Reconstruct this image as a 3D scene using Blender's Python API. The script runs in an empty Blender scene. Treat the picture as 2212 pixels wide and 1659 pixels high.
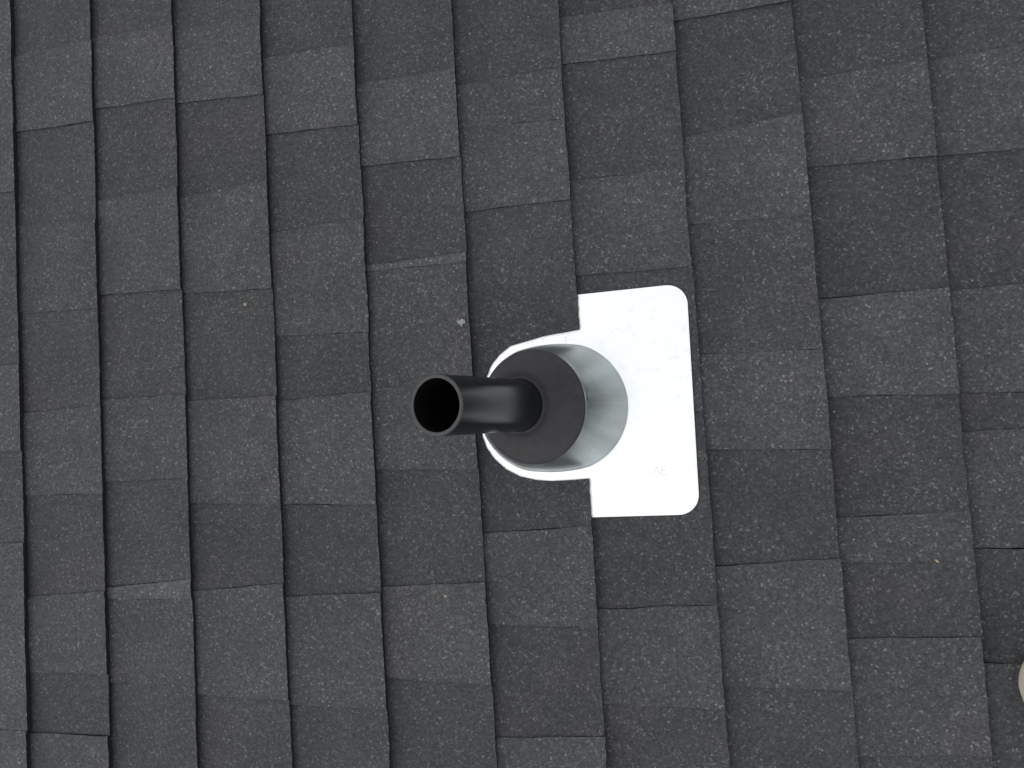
import bpy, bmesh, math, random
from mathutils import Vector, Matrix, noise
from mathutils.geometry import tessellate_polygon
random.seed(11)
S = bpy.context.scene
COL = S.collection

# ------------------------------------------------------------------ camera, sky, sun, exposure
PITCH = math.radians(14.5)                     # a 3-in-12 roof; u runs down the slope, v across it, n is its normal
RIDGE_Z = 3.4
M_ROOF = Matrix.Translation((0, 0, RIDGE_Z)) @ Matrix.Rotation(PITCH, 4, 'Y')

cam = bpy.data.cameras.new('camera')
cam.sensor_width = 36.0
cam.lens = 36.0 * 1665.0 / 2212.0
cam.clip_start = 0.01
cam.clip_end = 2000
cam_o = bpy.data.objects.new('camera', cam)
COL.objects.link(cam_o)
_r = Matrix([[0.9718308, 0.0718329, 0.224466], [-0.0599505, 0.9964372, -0.0593194], [-0.2279274, 0.0441916, 0.9726748]]).to_4x4()
cam_o.matrix_world = M_ROOF @ (Matrix.Translation([0.989797, 0.0, 0.970427]) @ _r)
S.camera = cam_o

SUN_EL, SUN_AZ = math.radians(58), math.radians(205)      # hazy sun behind thin overcast, upslope side
world = bpy.data.worlds.new('World')
S.world = world
world.use_nodes = True
nt = world.node_tree
nt.nodes.clear()
sky = nt.nodes.new('ShaderNodeTexSky')
sky.sky_type = 'NISHITA'
sky.sun_disc = False
sky.sun_elevation = SUN_EL
sky.sun_rotation = math.radians(90) - SUN_AZ
sky.dust_density = 3.0
hs = nt.nodes.new('ShaderNodeHueSaturation')
hs.inputs['Saturation'].default_value = 0.25
nt.links.new(sky.outputs[0], hs.inputs['Color'])
# thin cloud deck: soft noise over the whole dome
tc = nt.nodes.new('ShaderNodeTexCoord')
cn = nt.nodes.new('ShaderNodeTexNoise')
cn.inputs['Scale'].default_value = 1.6
cn.inputs['Detail'].default_value = 4
nt.links.new(tc.outputs['Generated'], cn.inputs['Vector'])
cr_ = nt.nodes.new('ShaderNodeValToRGB')
cr_.color_ramp.elements[0].position = .3
cr_.color_ramp.elements[0].color = (6.6, 6.9, 7.2, 1)
cr_.color_ramp.elements[1].position = .7
cr_.color_ramp.elements[1].color = (9.2, 9.3, 9.4, 1)
nt.links.new(cn.outputs['Fac'], cr_.inputs['Fac'])
mx = nt.nodes.new('ShaderNodeMix')
mx.data_type = 'RGBA'
mx.inputs[0].default_value = 0.8
nt.links.new(hs.outputs[0], mx.inputs[6])
nt.links.new(cr_.outputs[0], mx.inputs[7])
bg = nt.nodes.new('ShaderNodeBackground')
bg.inputs['Strength'].default_value = 0.12
nt.links.new(mx.outputs[2], bg.inputs['Color'])
wo = nt.nodes.new('ShaderNodeOutputWorld')
nt.links.new(bg.outputs[0], wo.inputs['Surface'])

sun = bpy.data.lights.new('sun', 'SUN')
sun.energy = 0.5
sun.angle = math.radians(40)
sun.color = (1.0, .97, .93)
sun_o = bpy.data.objects.new('sun', sun)
COL.objects.link(sun_o)
_d = Vector((math.cos(SUN_AZ) * math.cos(SUN_EL), math.sin(SUN_AZ) * math.cos(SUN_EL), math.sin(SUN_EL)))
sun_o.rotation_euler = _d.to_track_quat('Z', 'Y').to_euler()
sun_o.location = (0, 0, 12)

S.view_settings.view_transform = 'Standard'
S.view_settings.look = 'None'
S.view_settings.exposure = 0.45
S.view_settings.gamma = 1.0
S.view_settings.use_curve_mapping = False
S.cycles.max_bounces = 8
S.cycles.use_denoising = True

# ------------------------------------------------------------------ helpers
def new_mat(name):
    m = bpy.data.materials.new(name)
    m.use_nodes = True
    n = m.node_tree
    return m, n, n.nodes['Principled BSDF']

def node(n, t, **kw):
    x = n.nodes.new(t)
    for k, v in kw.items():
        setattr(x, k, v)
    return x

def math_(n, op, a, b=None, c=None, clamp=False):
    x = n.nodes.new('ShaderNodeMath')
    x.operation = op
    x.use_clamp = clamp
    for i, v in enumerate((a, b, c)):
        if v is None:
            continue
        if isinstance(v, (int, float)):
            x.inputs[i].default_value = v
        else:
            n.links.new(v, x.inputs[i])
    return x.outputs[0]

def ramp(n, fac, *els):
    r = n.nodes.new('ShaderNodeValToRGB')
    e = r.color_ramp.elements
    while len(e) < len(els):
        e.new(.5)
    for q, (p_, c_) in zip(e, els):
        q.position = p_
        q.color = (*c_, 1) if isinstance(c_, tuple) else (c_, c_, c_, 1)
    n.links.new(fac, r.inputs['Fac'])
    return r.outputs[0]

def tex_noise(n, vec, scale, detail=2.0, rough=.5):
    x = n.nodes.new('ShaderNodeTexNoise')
    x.inputs['Scale'].default_value = scale
    x.inputs['Detail'].default_value = detail
    x.inputs['Roughness'].default_value = rough
    n.links.new(vec, x.inputs['Vector'])
    return x

def link(name, bm, mats, parent=None, mw=None, smooth=False):
    me = bpy.data.meshes.new(name)
    bm.normal_update()
    bm.to_mesh(me)
    bm.free()
    for m in (mats if isinstance(mats, (list, tuple)) else [mats]):
        me.materials.append(m)
    if smooth:
        for q in me.polygons:
            q.use_smooth = True
    o = bpy.data.objects.new(name, me)
    COL.objects.link(o)
    if parent:
        o.parent = parent
    if mw is not None:
        o.matrix_world = mw
    return o

def tag(o, label=None, cat=None, group=None, kind=None):
    for k, v in (('label', label), ('category', cat), ('group', group), ('kind', kind)):
        if v:
            o[k] = v
    return o

def at(u, v, n):                                # frame lying in the roof
    return M_ROOF @ Matrix.Translation((u, v, n))

def plumb(u, v, n):                             # plumb frame at a point given on the roof
    return Matrix.Translation(M_ROOF @ Vector((u, v, n)))

# ------------------------------------------------------------------ materials
def shingle_material():
    m, n, b = new_mat('granule_shingle')
    g = node(n, 'ShaderNodeNewGeometry')
    t = node(n, 'ShaderNodeTexCoord')
    at_ = node(n, 'ShaderNodeAttribute', attribute_name='tone')
    off = node(n, 'ShaderNodeVectorMath', operation='ADD')
    n.links.new(t.outputs['Object'], off.inputs[0])
    sc = node(n, 'ShaderNodeVectorMath', operation='SCALE')
    sc.inputs[0].default_value = (3.1, 7.7, 0.0)
    n.links.new(at_.outputs['Fac'], sc.inputs['Scale'])
    sc2 = node(n, 'ShaderNodeVectorMath', operation='SCALE')
    sc2.inputs['Scale'].default_value = 40.0
    n.links.new(sc.outputs[0], sc2.inputs[0])
    n.links.new(sc2.outputs[0], off.inputs[1])
    P = off.outputs[0]
    vo = node(n, 'ShaderNodeTexVoronoi')
    vo.inputs['Scale'].default_value = 470
    n.links.new(P, vo.inputs['Vector'])
    sepc = node(n, 'ShaderNodeSeparateColor')
    n.links.new(vo.outputs['Color'], sepc.inputs[0])
    cell = sepc.outputs[0]
    grain = ramp(n, cell, (0, .64), (.5, .90), (.84, 1.10), (.95, 1.42), (1.0, 2.5))
    mid = tex_noise(n, P, 190, 3, .65).outputs['Fac']
    mid2 = ramp(n, mid, (.28, .78), (.5, .98), (.74, 1.27))
    big = tex_noise(n, P, 11, 5, .65).outputs['Fac']
    big2 = ramp(n, big, (.28, .84), (.5, 1.0), (.72, 1.16))
    hue = tex_noise(n, P, 5.5, 2, .5).outputs['Fac']
    huec = ramp(n, hue, (.28, (.925, .99, 1.03)), (.5, (.955, .985, 1.025)), (.72, (.995, .975, 1.015)))
    # tab heads darker: printed granule band plus contact shade painted in below the butt
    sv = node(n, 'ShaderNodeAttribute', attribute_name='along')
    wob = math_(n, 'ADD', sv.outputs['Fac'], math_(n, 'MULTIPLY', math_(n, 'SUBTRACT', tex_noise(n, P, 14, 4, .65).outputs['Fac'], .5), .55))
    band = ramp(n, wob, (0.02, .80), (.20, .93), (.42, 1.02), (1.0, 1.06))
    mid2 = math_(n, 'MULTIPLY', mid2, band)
    k = math_(n, 'MULTIPLY', math_(n, 'MULTIPLY', grain, mid2), math_(n, 'MULTIPLY', big2, at_.outputs['Fac']))
    mul = node(n, 'ShaderNodeVectorMath', operation='SCALE')
    n.links.new(huec, mul.inputs[0])
    n.links.new(k, mul.inputs['Scale'])
    n.links.new(mul.outputs[0], b.inputs['Base Color'])
    b.inputs['Roughness'].default_value = .82
    b.inputs['Specular IOR Level'].default_value = .25
    bp = node(n, 'ShaderNodeBump')
    bp.inputs['Strength'].default_value = .9
    bp.inputs['Distance'].default_value = .0012
    h = math_(n, 'ADD', math_(n, 'MULTIPLY', cell, .6), mid)
    n.links.new(h, bp.inputs['Height'])
    n.links.new(bp.outputs[0], b.inputs['Normal'])
    return m

def plain(name, col, rough, spec=.5, metal=0.0, var=0.0, scale=40, bump=0.0):
    m, n, b = new_mat(name)
    b.inputs['Roughness'].default_value = rough
    b.inputs['Specular IOR Level'].default_value = spec
    b.inputs['Metallic'].default_value = metal
    t = node(n, 'ShaderNodeTexCoord')
    x = tex_noise(n, t.outputs['Object'], scale, 4, .6)
    lo = tuple(c * (1 - var) for c in col)
    hi = tuple(c * (1 + var) for c in col)
    n.links.new(ramp(n, x.outputs['Fac'], (.3, lo), (.7, hi)), b.inputs['Base Color'])
    if bump:
        bp = node(n, 'ShaderNodeBump')
        bp.inputs['Strength'].default_value = bump
        bp.inputs['Distance'].default_value = .001
        n.links.new(x.outputs['Fac'], bp.inputs['Height'])
        n.links.new(bp.outputs[0], b.inputs['Normal'])
    return m

def galvanised(name, col, rough, spangle, refl_bands=False):
    m, n, b = new_mat(name)
    t = node(n, 'ShaderNodeTexCoord')
    vo = node(n, 'ShaderNodeTexVoronoi')
    vo.inputs['Scale'].default_value = 160
    n.links.new(t.outputs['Object'], vo.inputs['Vector'])
    s = node(n, 'ShaderNodeSeparateColor')
    n.links.new(vo.outputs['Color'], s.inputs[0])
    no = tex_noise(n, t.outputs['Object'], 22, 4, .6).outputs['Fac']
    sm = tex_noise(n, t.outputs['Object'], 260, 2, .6).outputs['Fac']
    k = math_(n, 'ADD', math_(n, 'MULTIPLY', s.outputs[0], spangle), math_(n, 'MULTIPLY', no, spangle))
    k = math_(n, 'ADD', k, math_(n, 'MULTIPLY', sm, spangle))
    fac = math_(n, 'SUBTRACT', 1.0 + 1.5 * spangle * .5, k)
    dull = ramp(n, tex_noise(n, t.outputs['Object'], 60, 5, .75).outputs['Fac'], (.55, 1.0), (.74, .86))
    fac = math_(n, 'MULTIPLY', fac, dull)
    if refl_bands:                                  # soft light and dark reflection bands painted into the zinc colour along the wall
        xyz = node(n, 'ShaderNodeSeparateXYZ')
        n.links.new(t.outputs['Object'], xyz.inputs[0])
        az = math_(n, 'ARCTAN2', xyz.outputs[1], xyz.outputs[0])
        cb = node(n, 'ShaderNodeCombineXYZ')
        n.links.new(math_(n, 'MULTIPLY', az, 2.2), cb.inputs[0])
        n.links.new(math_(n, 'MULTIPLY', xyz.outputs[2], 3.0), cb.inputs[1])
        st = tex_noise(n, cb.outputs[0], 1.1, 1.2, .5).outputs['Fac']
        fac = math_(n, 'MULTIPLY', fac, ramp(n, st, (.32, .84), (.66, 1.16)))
    v = node(n, 'ShaderNodeVectorMath', operation='SCALE')
    v.inputs[0].default_value = col
    n.links.new(fac, v.inputs['Scale'])
    n.links.new(v.outputs[0], b.inputs['Base Color'])
    b.inputs['Metallic'].default_value = 1.0
    n.links.new(math_(n, 'ADD', math_(n, 'MULTIPLY', no, .12), rough - .06), b.inputs['Roughness'])
    bp = node(n, 'ShaderNodeBump')
    bp.inputs['Strength'].default_value = .12
    bp.inputs['Distance'].default_value = .002
    n.links.new(no, bp.inputs['Height'])
    n.links.new(bp.outputs[0], b.inputs['Normal'])
    return m

M_SH = shingle_material()
M_EDGE = plain('asphalt_edge', (.012, .012, .013), .9, .2, 0, .3, 300)
M_DECK = plain('roofing_felt', (.015, .015, .016), .9, .2)
M_PLATE = galvanised('galvanised_sheet', (.90, .905, .91), .34, .035)
M_STAMP = plain('worn_stamp', (.55, .57, .59), .5, .5, .9, .25, 500)
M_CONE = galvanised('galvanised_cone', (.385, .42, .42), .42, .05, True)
M_RUBBER = plain('black_rubber', (.023, .022, .024), .60, .26, 0, .22, 70, .12)
M_PIPE = plain('black_pipe_plastic', (.0065, .008, .0085), .25, .42, 0, .3, 90, .06)
M_RIM = plain('cut_pipe_end', (.032, .032, .033), .55, .4, 0, .15, 200)
M_BORE = plain('pipe_bore', (.003, .003, .003), .9, .05)
M_BOOT = plain('tan_leather', (.42, .375, .30), .75, .3, 0, .06, 60, .08)
M_SOLE = plain('tan_rubber', (.38, .34, .27), .8, .3, 0, .06, 60)
M_LACE = plain('lace_cord', (.30, .24, .16), .9, .2)
M_CHIP = plain('pale_chip', (.20, .20, .21), .7, .3, 0, .25, 400)
M_TAN = plain('tan_stone', (.30, .22, .16), .8, .3, 0, .25, 400)
M_GRASS = plain('grass', (.06, .09, .03), .95, .2, 0, .4, .8)

# ------------------------------------------------------------------ ground and roof
bm = bmesh.new()
bmesh.ops.create_grid(bm, x_segments=8, y_segments=8, size=300)
tag(link('ground', bm, M_GRASS), kind='structure')

def box(bm, u0, u1, v0, v1, n0, n1):
    vs = [bm.verts.new((x, y, z)) for z in (n0, n1) for x, y in ((u0, v0), (u1, v0), (u1, v1), (u0, v1))]
    for f in ((3, 2, 1, 0), (4, 5, 6, 7), (0, 1, 5, 4), (1, 2, 6, 5), (2, 3, 7, 6), (3, 0, 4, 7)):
        bm.faces.new([vs[i] for i in f])

U_TOP, U_EAVE = -1.0, 2.46
bm = bmesh.new()
box(bm, U_TOP, U_EAVE - .02, -1.42, 1.42, -.05, -.012)
roof = link('roof', bm, M_DECK, mw=M_ROOF)
tag(roof, 'low-pitched house roof laid with charcoal laminated asphalt shingles', None, None, 'structure')

E = 0.143                                       # exposure of a course
Z0 = -0.0050
RISE = .0068                                    # a tab climbs this much from where it emerges to its butt
LIFT = {'L': .0021, 'M': .0016, 'D': 0.0, 'H': .0024}       # laminated tabs stand proud of the recessed ones
THICK = {'L': .0060, 'M': .0055, 'D': .0039, 'H': .0062}
TONE = {'L': .0535, 'M': .0500, 'D': .0435, 'H': .069}
OVER = .024

def slab(bm, level, k, poly, flag, tone_layer, rough=True):
    """one exposed tab with its real thickness, tucked under the course above"""
    poly = [Vector(q) for q in poly]
    if flag == '':
        hid = (0, 3)
    elif flag == 'A':
        hid = (0, len(poly) - 1)
    else:
        hid = (0, len(poly) - 1)
    for i in hid:
        poly[i] = poly[i] + Vector((-OVER, 0))
    if flag == '' and rough:
        w = random.uniform(-.0009, .0009)
        for i in (1, 2):
            poly[i] = poly[i] + Vector((w, 0))
    pts = []
    N = len(poly)
    ph = random.random() * 50
    for i in range(N):
        a, b_ = poly[i], poly[(i + 1) % N]
        pts.append(a)
        if not rough or (i in hid and (i + 1) % N in hid):
            continue
        L = (b_ - a).length
        butt = abs((b_ - a).x) < abs((b_ - a).y)
        m = int(L / (.005 if butt else .014))
        nrm = Vector((-(b_ - a).y, (b_ - a).x)).normalized()
        for j in range(1, m):
            t = j / m
            p_ = a.lerp(b_, t)
            w = noise.noise(Vector((p_.x * 14 + ph, p_.y * 14, 0))) * .0013 + (random.uniform(-.0006, .0006) if butt else random.uniform(-.0005, .0005))
            pts.append(p_ + nrm * w)
    pts.reverse()                               # counter-clockwise seen from above
    dz = random.uniform(-.0003, .0003)
    curl = random.uniform(-.0006, .0014)
    def zt(q):
        s = (q.x - (k - 1) * E) / E
        e = noise.noise(Vector((q.x * 5, q.y * 9, ph))) * .0007
        return Z0 + LIFT[level] + RISE * s + dz + (curl + e) * max(0, s) ** 2
    tone = TONE[level] * random.uniform(.94, 1.06)
    top = [bm.verts.new((q.x, q.y, zt(q))) for q in pts]
    bot = [bm.verts.new((q.x, q.y, zt(q) - THICK[level])) for q in pts]
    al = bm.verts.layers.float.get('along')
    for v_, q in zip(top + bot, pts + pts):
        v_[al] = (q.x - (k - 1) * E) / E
    n = len(pts)
    tris = []
    for t in tessellate_polygon([[Vector((q.x, q.y, 0)) for q in pts]]):
        a, b_, c = (pts[i] for i in t)
        cr = (b_ - a).cross(c - a)
        if abs(cr) > 1e-12:
            tris.append(t if cr > 0 else t[::-1])
    fs = [bm.faces.new([top[a] for a in t]) for t in tris]
    for i in range(n):
        j = (i + 1) % n
        f = bm.faces.new((top[j], top[i], bot[i], bot[j]))
        cut = abs((pts[j] - pts[i]).x) > abs((pts[j] - pts[i]).y)
        f.material_index = 0 if cut else 1      # joints between tabs keep their granules, butts show raw asphalt
        f[tone_layer] = TONE['D'] * .62
        fs.append(f)
    for f in fs:
        if f.material_index == 0 and f[tone_layer] == 0:
            f[tone_layer] = tone

TABS = [
('L',0,[(-0.1430,0.7789),(-0.0013,0.7829),(-0.0004,0.4119),(-0.1430,0.4229)],''),
('D',0,[(-0.1430,0.4229),(-0.0004,0.4119),(0.0002,0.1438),(-0.1430,0.1520)],''),
('L',0,[(-0.1430,0.1520),(0.0002,0.1438),(0.0005,0.0127),(-0.1430,0.0181)],''),
('D',0,[(-0.1430,0.0181),(0.0005,0.0127),(0.0008,-0.1248),(-0.1430,-0.1254)],''),
('L',0,[(-0.1430,-0.1254),(0.0008,-0.1248),(0.0014,-0.4003),(-0.1430,-0.4023)],''),
('L',0,[(-0.1430,-0.4023),(0.0014,-0.4003),(0.0017,-0.5523),(-0.1430,-0.5523)],''),
('D',1,[(-0.0015,0.8805),(0.1456,0.8845),(0.1448,0.6272),(-0.0009,0.6292)],''),
('L',1,[(-0.0009,0.6292),(0.1448,0.6272),(0.1445,0.5012),(-0.0007,0.5093)],''),
('D',1,[(-0.0007,0.5093),(0.1445,0.5012),(0.1440,0.3514),(-0.0003,0.3632)],''),
('M',1,[(-0.0003,0.3632),(0.1440,0.3514),(0.1436,0.2164),(-0.0000,0.2242)],''),
('D',1,[(-0.0000,0.2242),(0.1436,0.2164),(0.1432,0.0722),(0.0003,0.0696)],''),
('L',1,[(0.0003,0.0696),(0.1432,0.0722),(0.1428,-0.0571),(0.0006,-0.0542)],''),
('D',1,[(0.0006,-0.0542),(0.1428,-0.0571),(0.1424,-0.1979),(0.0010,-0.2079)],''),
('L',1,[(0.0010,-0.2079),(0.1424,-0.1979),(0.1421,-0.3170),(0.0012,-0.3168)],''),
('D',1,[(0.0012,-0.3168),(0.1421,-0.3170),(0.1418,-0.4035),(0.0014,-0.4056)],''),
('L',1,[(0.0014,-0.4056),(0.1418,-0.4035),(0.1414,-0.5556),(0.0017,-0.5556)],''),
('D',2,[(0.1455,0.8650),(0.2854,0.8690),(0.2854,0.6256),(0.1449,0.6345)],''),
('L',2,[(0.1449,0.6345),(0.2854,0.6256),(0.2854,0.5147),(0.1445,0.5234)],''),
('D',2,[(0.1445,0.5234),(0.2854,0.5147),(0.2854,0.3830),(0.1441,0.3803)],''),
('L',2,[(0.1441,0.3803),(0.2854,0.3830),(0.2854,0.2313),(0.1437,0.2386)],''),
('D',2,[(0.1437,0.2386),(0.2854,0.2313),(0.2854,0.0781),(0.1432,0.0824)],''),
('L',2,[(0.1432,0.0824),(0.2854,0.0781),(0.2854,-0.0411),(0.1429,-0.0402)],''),
('D',2,[(0.1429,-0.0402),(0.2854,-0.0411),(0.2854,-0.1821),(0.1424,-0.1959)],''),
('H',2,[(0.1424,-0.1959),(0.2854,-0.1821),(0.2854,-0.2106),(0.1424,-0.2112)],''),
('M',2,[(0.1424,-0.2112),(0.2854,-0.2106),(0.2854,-0.3306),(0.1420,-0.3302)],''),
('D',2,[(0.1420,-0.3302),(0.2854,-0.3306),(0.2854,-0.5040),(0.1415,-0.5040)],''),
('D',3,[(0.2854,0.8556),(0.4291,0.8596),(0.4292,0.6111),(0.2854,0.6221)],''),
('L',3,[(0.2854,0.6221),(0.4292,0.6111),(0.4292,0.4972),(0.2854,0.5112)],''),
('D',3,[(0.2854,0.5112),(0.4292,0.4972),(0.4292,0.3727),(0.2854,0.3664)],''),
('L',3,[(0.2854,0.3664),(0.4292,0.3727),(0.4293,0.2182),(0.2854,0.2273)],''),
('D',3,[(0.2854,0.2273),(0.4293,0.2182),(0.4293,0.0669),(0.2854,0.0695)],''),
('L',3,[(0.2854,0.0695),(0.4293,0.0669),(0.4293,-0.0474),(0.2854,-0.0489)],''),
('L',3,[(0.2854,-0.0489),(0.4293,-0.0474),(0.4293,-0.0825),(0.2854,-0.0759)],''),
('D',3,[(0.2854,-0.0759),(0.4293,-0.0825),(0.4294,-0.1906),(0.2854,-0.2028)],''),
('L',3,[(0.2854,-0.2028),(0.4294,-0.1906),(0.4294,-0.3475),(0.2854,-0.3452)],''),
('D',3,[(0.2854,-0.3452),(0.4294,-0.3475),(0.4294,-0.4984),(0.2854,-0.4984)],''),
('D',4,[(0.4291,0.7783),(0.5716,0.7823),(0.5715,0.5450),(0.4292,0.5536)],''),
('L',4,[(0.4292,0.5536),(0.5715,0.5450),(0.5714,0.4318),(0.4292,0.4418)],''),
('D',4,[(0.4292,0.4418),(0.5714,0.4318),(0.5714,0.3007),(0.4292,0.2974)],''),
('L',4,[(0.4292,0.2974),(0.5714,0.3007),(0.5713,0.1435),(0.4293,0.1527)],''),
('D',4,[(0.4293,0.1527),(0.5713,0.1435),(0.5712,0.0629),(0.4293,0.0585)],''),
('L',4,[(0.4293,0.0585),(0.5712,0.0629),(0.5711,-0.0889),(0.4293,-0.0825)],''),
('D',4,[(0.4293,-0.0825),(0.5711,-0.0889),(0.5711,-0.2047),(0.4294,-0.2106)],''),
('L',4,[(0.4294,-0.2106),(0.5711,-0.2047),(0.5710,-0.3561),(0.4294,-0.3549)],''),
('D',4,[(0.4294,-0.3549),(0.5710,-0.3561),(0.5709,-0.5049),(0.4294,-0.5049)],''),
('D',5,[(0.5716,0.7010),(0.7137,0.7050),(0.7141,0.4867),(0.5715,0.4909)],''),
('L',5,[(0.5715,0.4909),(0.7141,0.4867),(0.7144,0.3660),(0.5714,0.3764)],''),
('D',5,[(0.5714,0.3764),(0.7144,0.3660),(0.7146,0.2371),(0.5713,0.2358)],''),
('H',5,[(0.5713,0.2358),(0.7146,0.2371),(0.7146,0.2247),(0.5713,0.2282)],''),
('M',5,[(0.5713,0.2282),(0.7146,0.2247),(0.7149,0.0674),(0.5712,0.0679)],''),
('L',5,[(0.5712,0.0679),(0.7149,0.0674),(0.7151,-0.0481),(0.5712,-0.0401)],''),
('D',5,[(0.5712,-0.0401),(0.7151,-0.0481),(0.7154,-0.1927),(0.5711,-0.1998)],''),
('L',5,[(0.5711,-0.1998),(0.7154,-0.1927),(0.7157,-0.3227),(0.5710,-0.3165)],''),
('D',5,[(0.5710,-0.3165),(0.7157,-0.3227),(0.7160,-0.4872),(0.5709,-0.4872)],''),
('D',6,[(0.7138,0.6801),(0.8582,0.6841),(0.8580,0.4637),(0.7142,0.4662)],''),
('L',6,[(0.7142,0.4662),(0.8580,0.4637),(0.8579,0.3966),(0.7143,0.4059)],''),
('L',6,[(0.7143,0.4059),(0.8579,0.3966),(0.8578,0.2899),(0.7145,0.2938)],''),
('D',6,[(0.7145,0.2938),(0.8578,0.2899),(0.8576,0.1292),(0.7148,0.1371)],''),
('D',6,[(0.7148,0.1411),(0.8576,0.1332),(0.8576,0.1223),(0.8389,0.1205),(0.8095,0.1179),(0.7839,0.1128),(0.7644,0.1092),(0.7488,0.0990),(0.7372,0.0863),(0.7299,0.0721),(0.7239,0.0558),(0.7202,0.0413),(0.7140,0.0393)],'A'),
('D',6,[(0.7140,0.0110),(0.7187,0.0090),(0.7191,-0.0067),(0.7242,-0.0215),(0.7341,-0.0366),(0.7483,-0.0501),(0.7667,-0.0604),(0.7874,-0.0658),(0.8081,-0.0681),(0.8349,-0.0678),(0.8574,-0.0669),(0.8573,-0.1259),(0.7153,-0.1323)],'B'),
('L',6,[(0.7153,-0.1323),(0.8573,-0.1259),(0.8572,-0.2517),(0.7155,-0.2468)],''),
('D',6,[(0.7155,-0.2468),(0.8572,-0.2517),(0.8570,-0.3828),(0.7158,-0.3922)],''),
('L',6,[(0.7158,-0.3922),(0.8570,-0.3828),(0.8568,-0.5422),(0.7161,-0.5422)],''),
('D',7,[(0.8583,0.7743),(1.0011,0.7783),(1.0016,0.5224),(0.8580,0.5358)],''),
('L',7,[(0.8580,0.5358),(1.0016,0.5224),(1.0017,0.4605),(0.8580,0.4730)],''),
('D',7,[(0.8580,0.4730),(1.0017,0.4605),(1.0020,0.3108),(0.8578,0.3166)],''),
('L',7,[(0.8578,0.3166),(1.0020,0.3108),(1.0022,0.1882),(0.8577,0.1918)],''),
('D',7,[(0.8577,0.1918),(1.0022,0.1882),(1.0025,0.0078),(0.8574,0.0083)],''),
('D',7,[(0.8574,0.0083),(1.0025,0.0078),(1.0029,-0.2243),(0.8572,-0.2306)],''),
('L',7,[(0.8572,-0.2306),(1.0029,-0.2243),(1.0031,-0.3465),(0.8570,-0.3458)],''),
('D',7,[(0.8570,-0.3458),(1.0031,-0.3465),(1.0034,-0.4958),(0.8569,-0.4958)],''),
('L',8,[(1.0012,0.7406),(1.1430,0.7446),(1.1437,0.4986),(1.0016,0.5025)],''),
('D',8,[(1.0016,0.5025),(1.1437,0.4986),(1.1441,0.3586),(1.0019,0.3509)],''),
('L',8,[(1.0019,0.3509),(1.1441,0.3586),(1.1444,0.2336),(1.0021,0.2423)],''),
('M',8,[(1.0021,0.2423),(1.1444,0.2336),(1.1449,0.0729),(1.0024,0.0800)],''),
('L',8,[(1.0024,0.0800),(1.1449,0.0729),(1.1452,-0.0449),(1.0026,-0.0363)],''),
('D',8,[(1.0026,-0.0363),(1.1452,-0.0449),(1.1456,-0.1721),(1.0028,-0.1802)],''),
('L',8,[(1.0028,-0.1802),(1.1456,-0.1721),(1.1460,-0.3219),(1.0031,-0.3216)],''),
('D',8,[(1.0031,-0.3216),(1.1460,-0.3219),(1.1465,-0.4716),(1.0033,-0.4716)],''),
('D',9,[(1.1434,0.6038),(1.2863,0.6078),(1.2861,0.4017),(1.1440,0.4017)],''),
('L',9,[(1.1440,0.4017),(1.2861,0.4017),(1.2860,0.2867),(1.1443,0.2953)],''),
('D',9,[(1.1443,0.2953),(1.2860,0.2867),(1.2858,0.1324),(1.1447,0.1339)],''),
('L',9,[(1.1447,0.1339),(1.2858,0.1324),(1.2857,0.0109),(1.1451,0.0179)],''),
('D',9,[(1.1451,0.0179),(1.2857,0.0109),(1.2856,-0.1223),(1.1455,-0.1266)],''),
('L',9,[(1.1455,-0.1266),(1.2856,-0.1223),(1.2855,-0.1776),(1.1456,-0.1786)],''),
('D',9,[(1.1456,-0.1786),(1.2855,-0.1776),(1.2854,-0.2607),(1.1459,-0.2662)],''),
('L',9,[(1.1459,-0.2662),(1.2854,-0.2607),(1.2853,-0.3905),(1.1462,-0.4006)],''),
('D',9,[(1.1462,-0.4006),(1.2853,-0.3905),(1.2851,-0.5506),(1.1467,-0.5506)],''),
('D',10,[(1.2863,0.6260),(1.4300,0.6300),(1.4300,0.4039),(1.2861,0.4000)],''),
('L',10,[(1.2861,0.4000),(1.4300,0.4039),(1.4300,0.2801),(1.2860,0.2894)],''),
('D',10,[(1.2860,0.2894),(1.4300,0.2801),(1.4300,0.1272),(1.2858,0.1308)],''),
('L',10,[(1.2858,0.1308),(1.4300,0.1272),(1.4300,0.0034),(1.2857,0.0135)],''),
('D',10,[(1.2857,0.0135),(1.4300,0.0034),(1.4300,-0.0352),(1.2857,-0.0319)],''),
('M',10,[(1.2857,-0.0319),(1.4300,-0.0352),(1.4300,-0.1662),(1.2855,-0.1647)],''),
('D',10,[(1.2855,-0.1647),(1.4300,-0.1662),(1.4300,-0.2894),(1.2854,-0.2927)],''),
('L',10,[(1.2854,-0.2927),(1.4300,-0.2894),(1.4300,-0.4594),(1.2852,-0.4594)],''),
]
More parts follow.
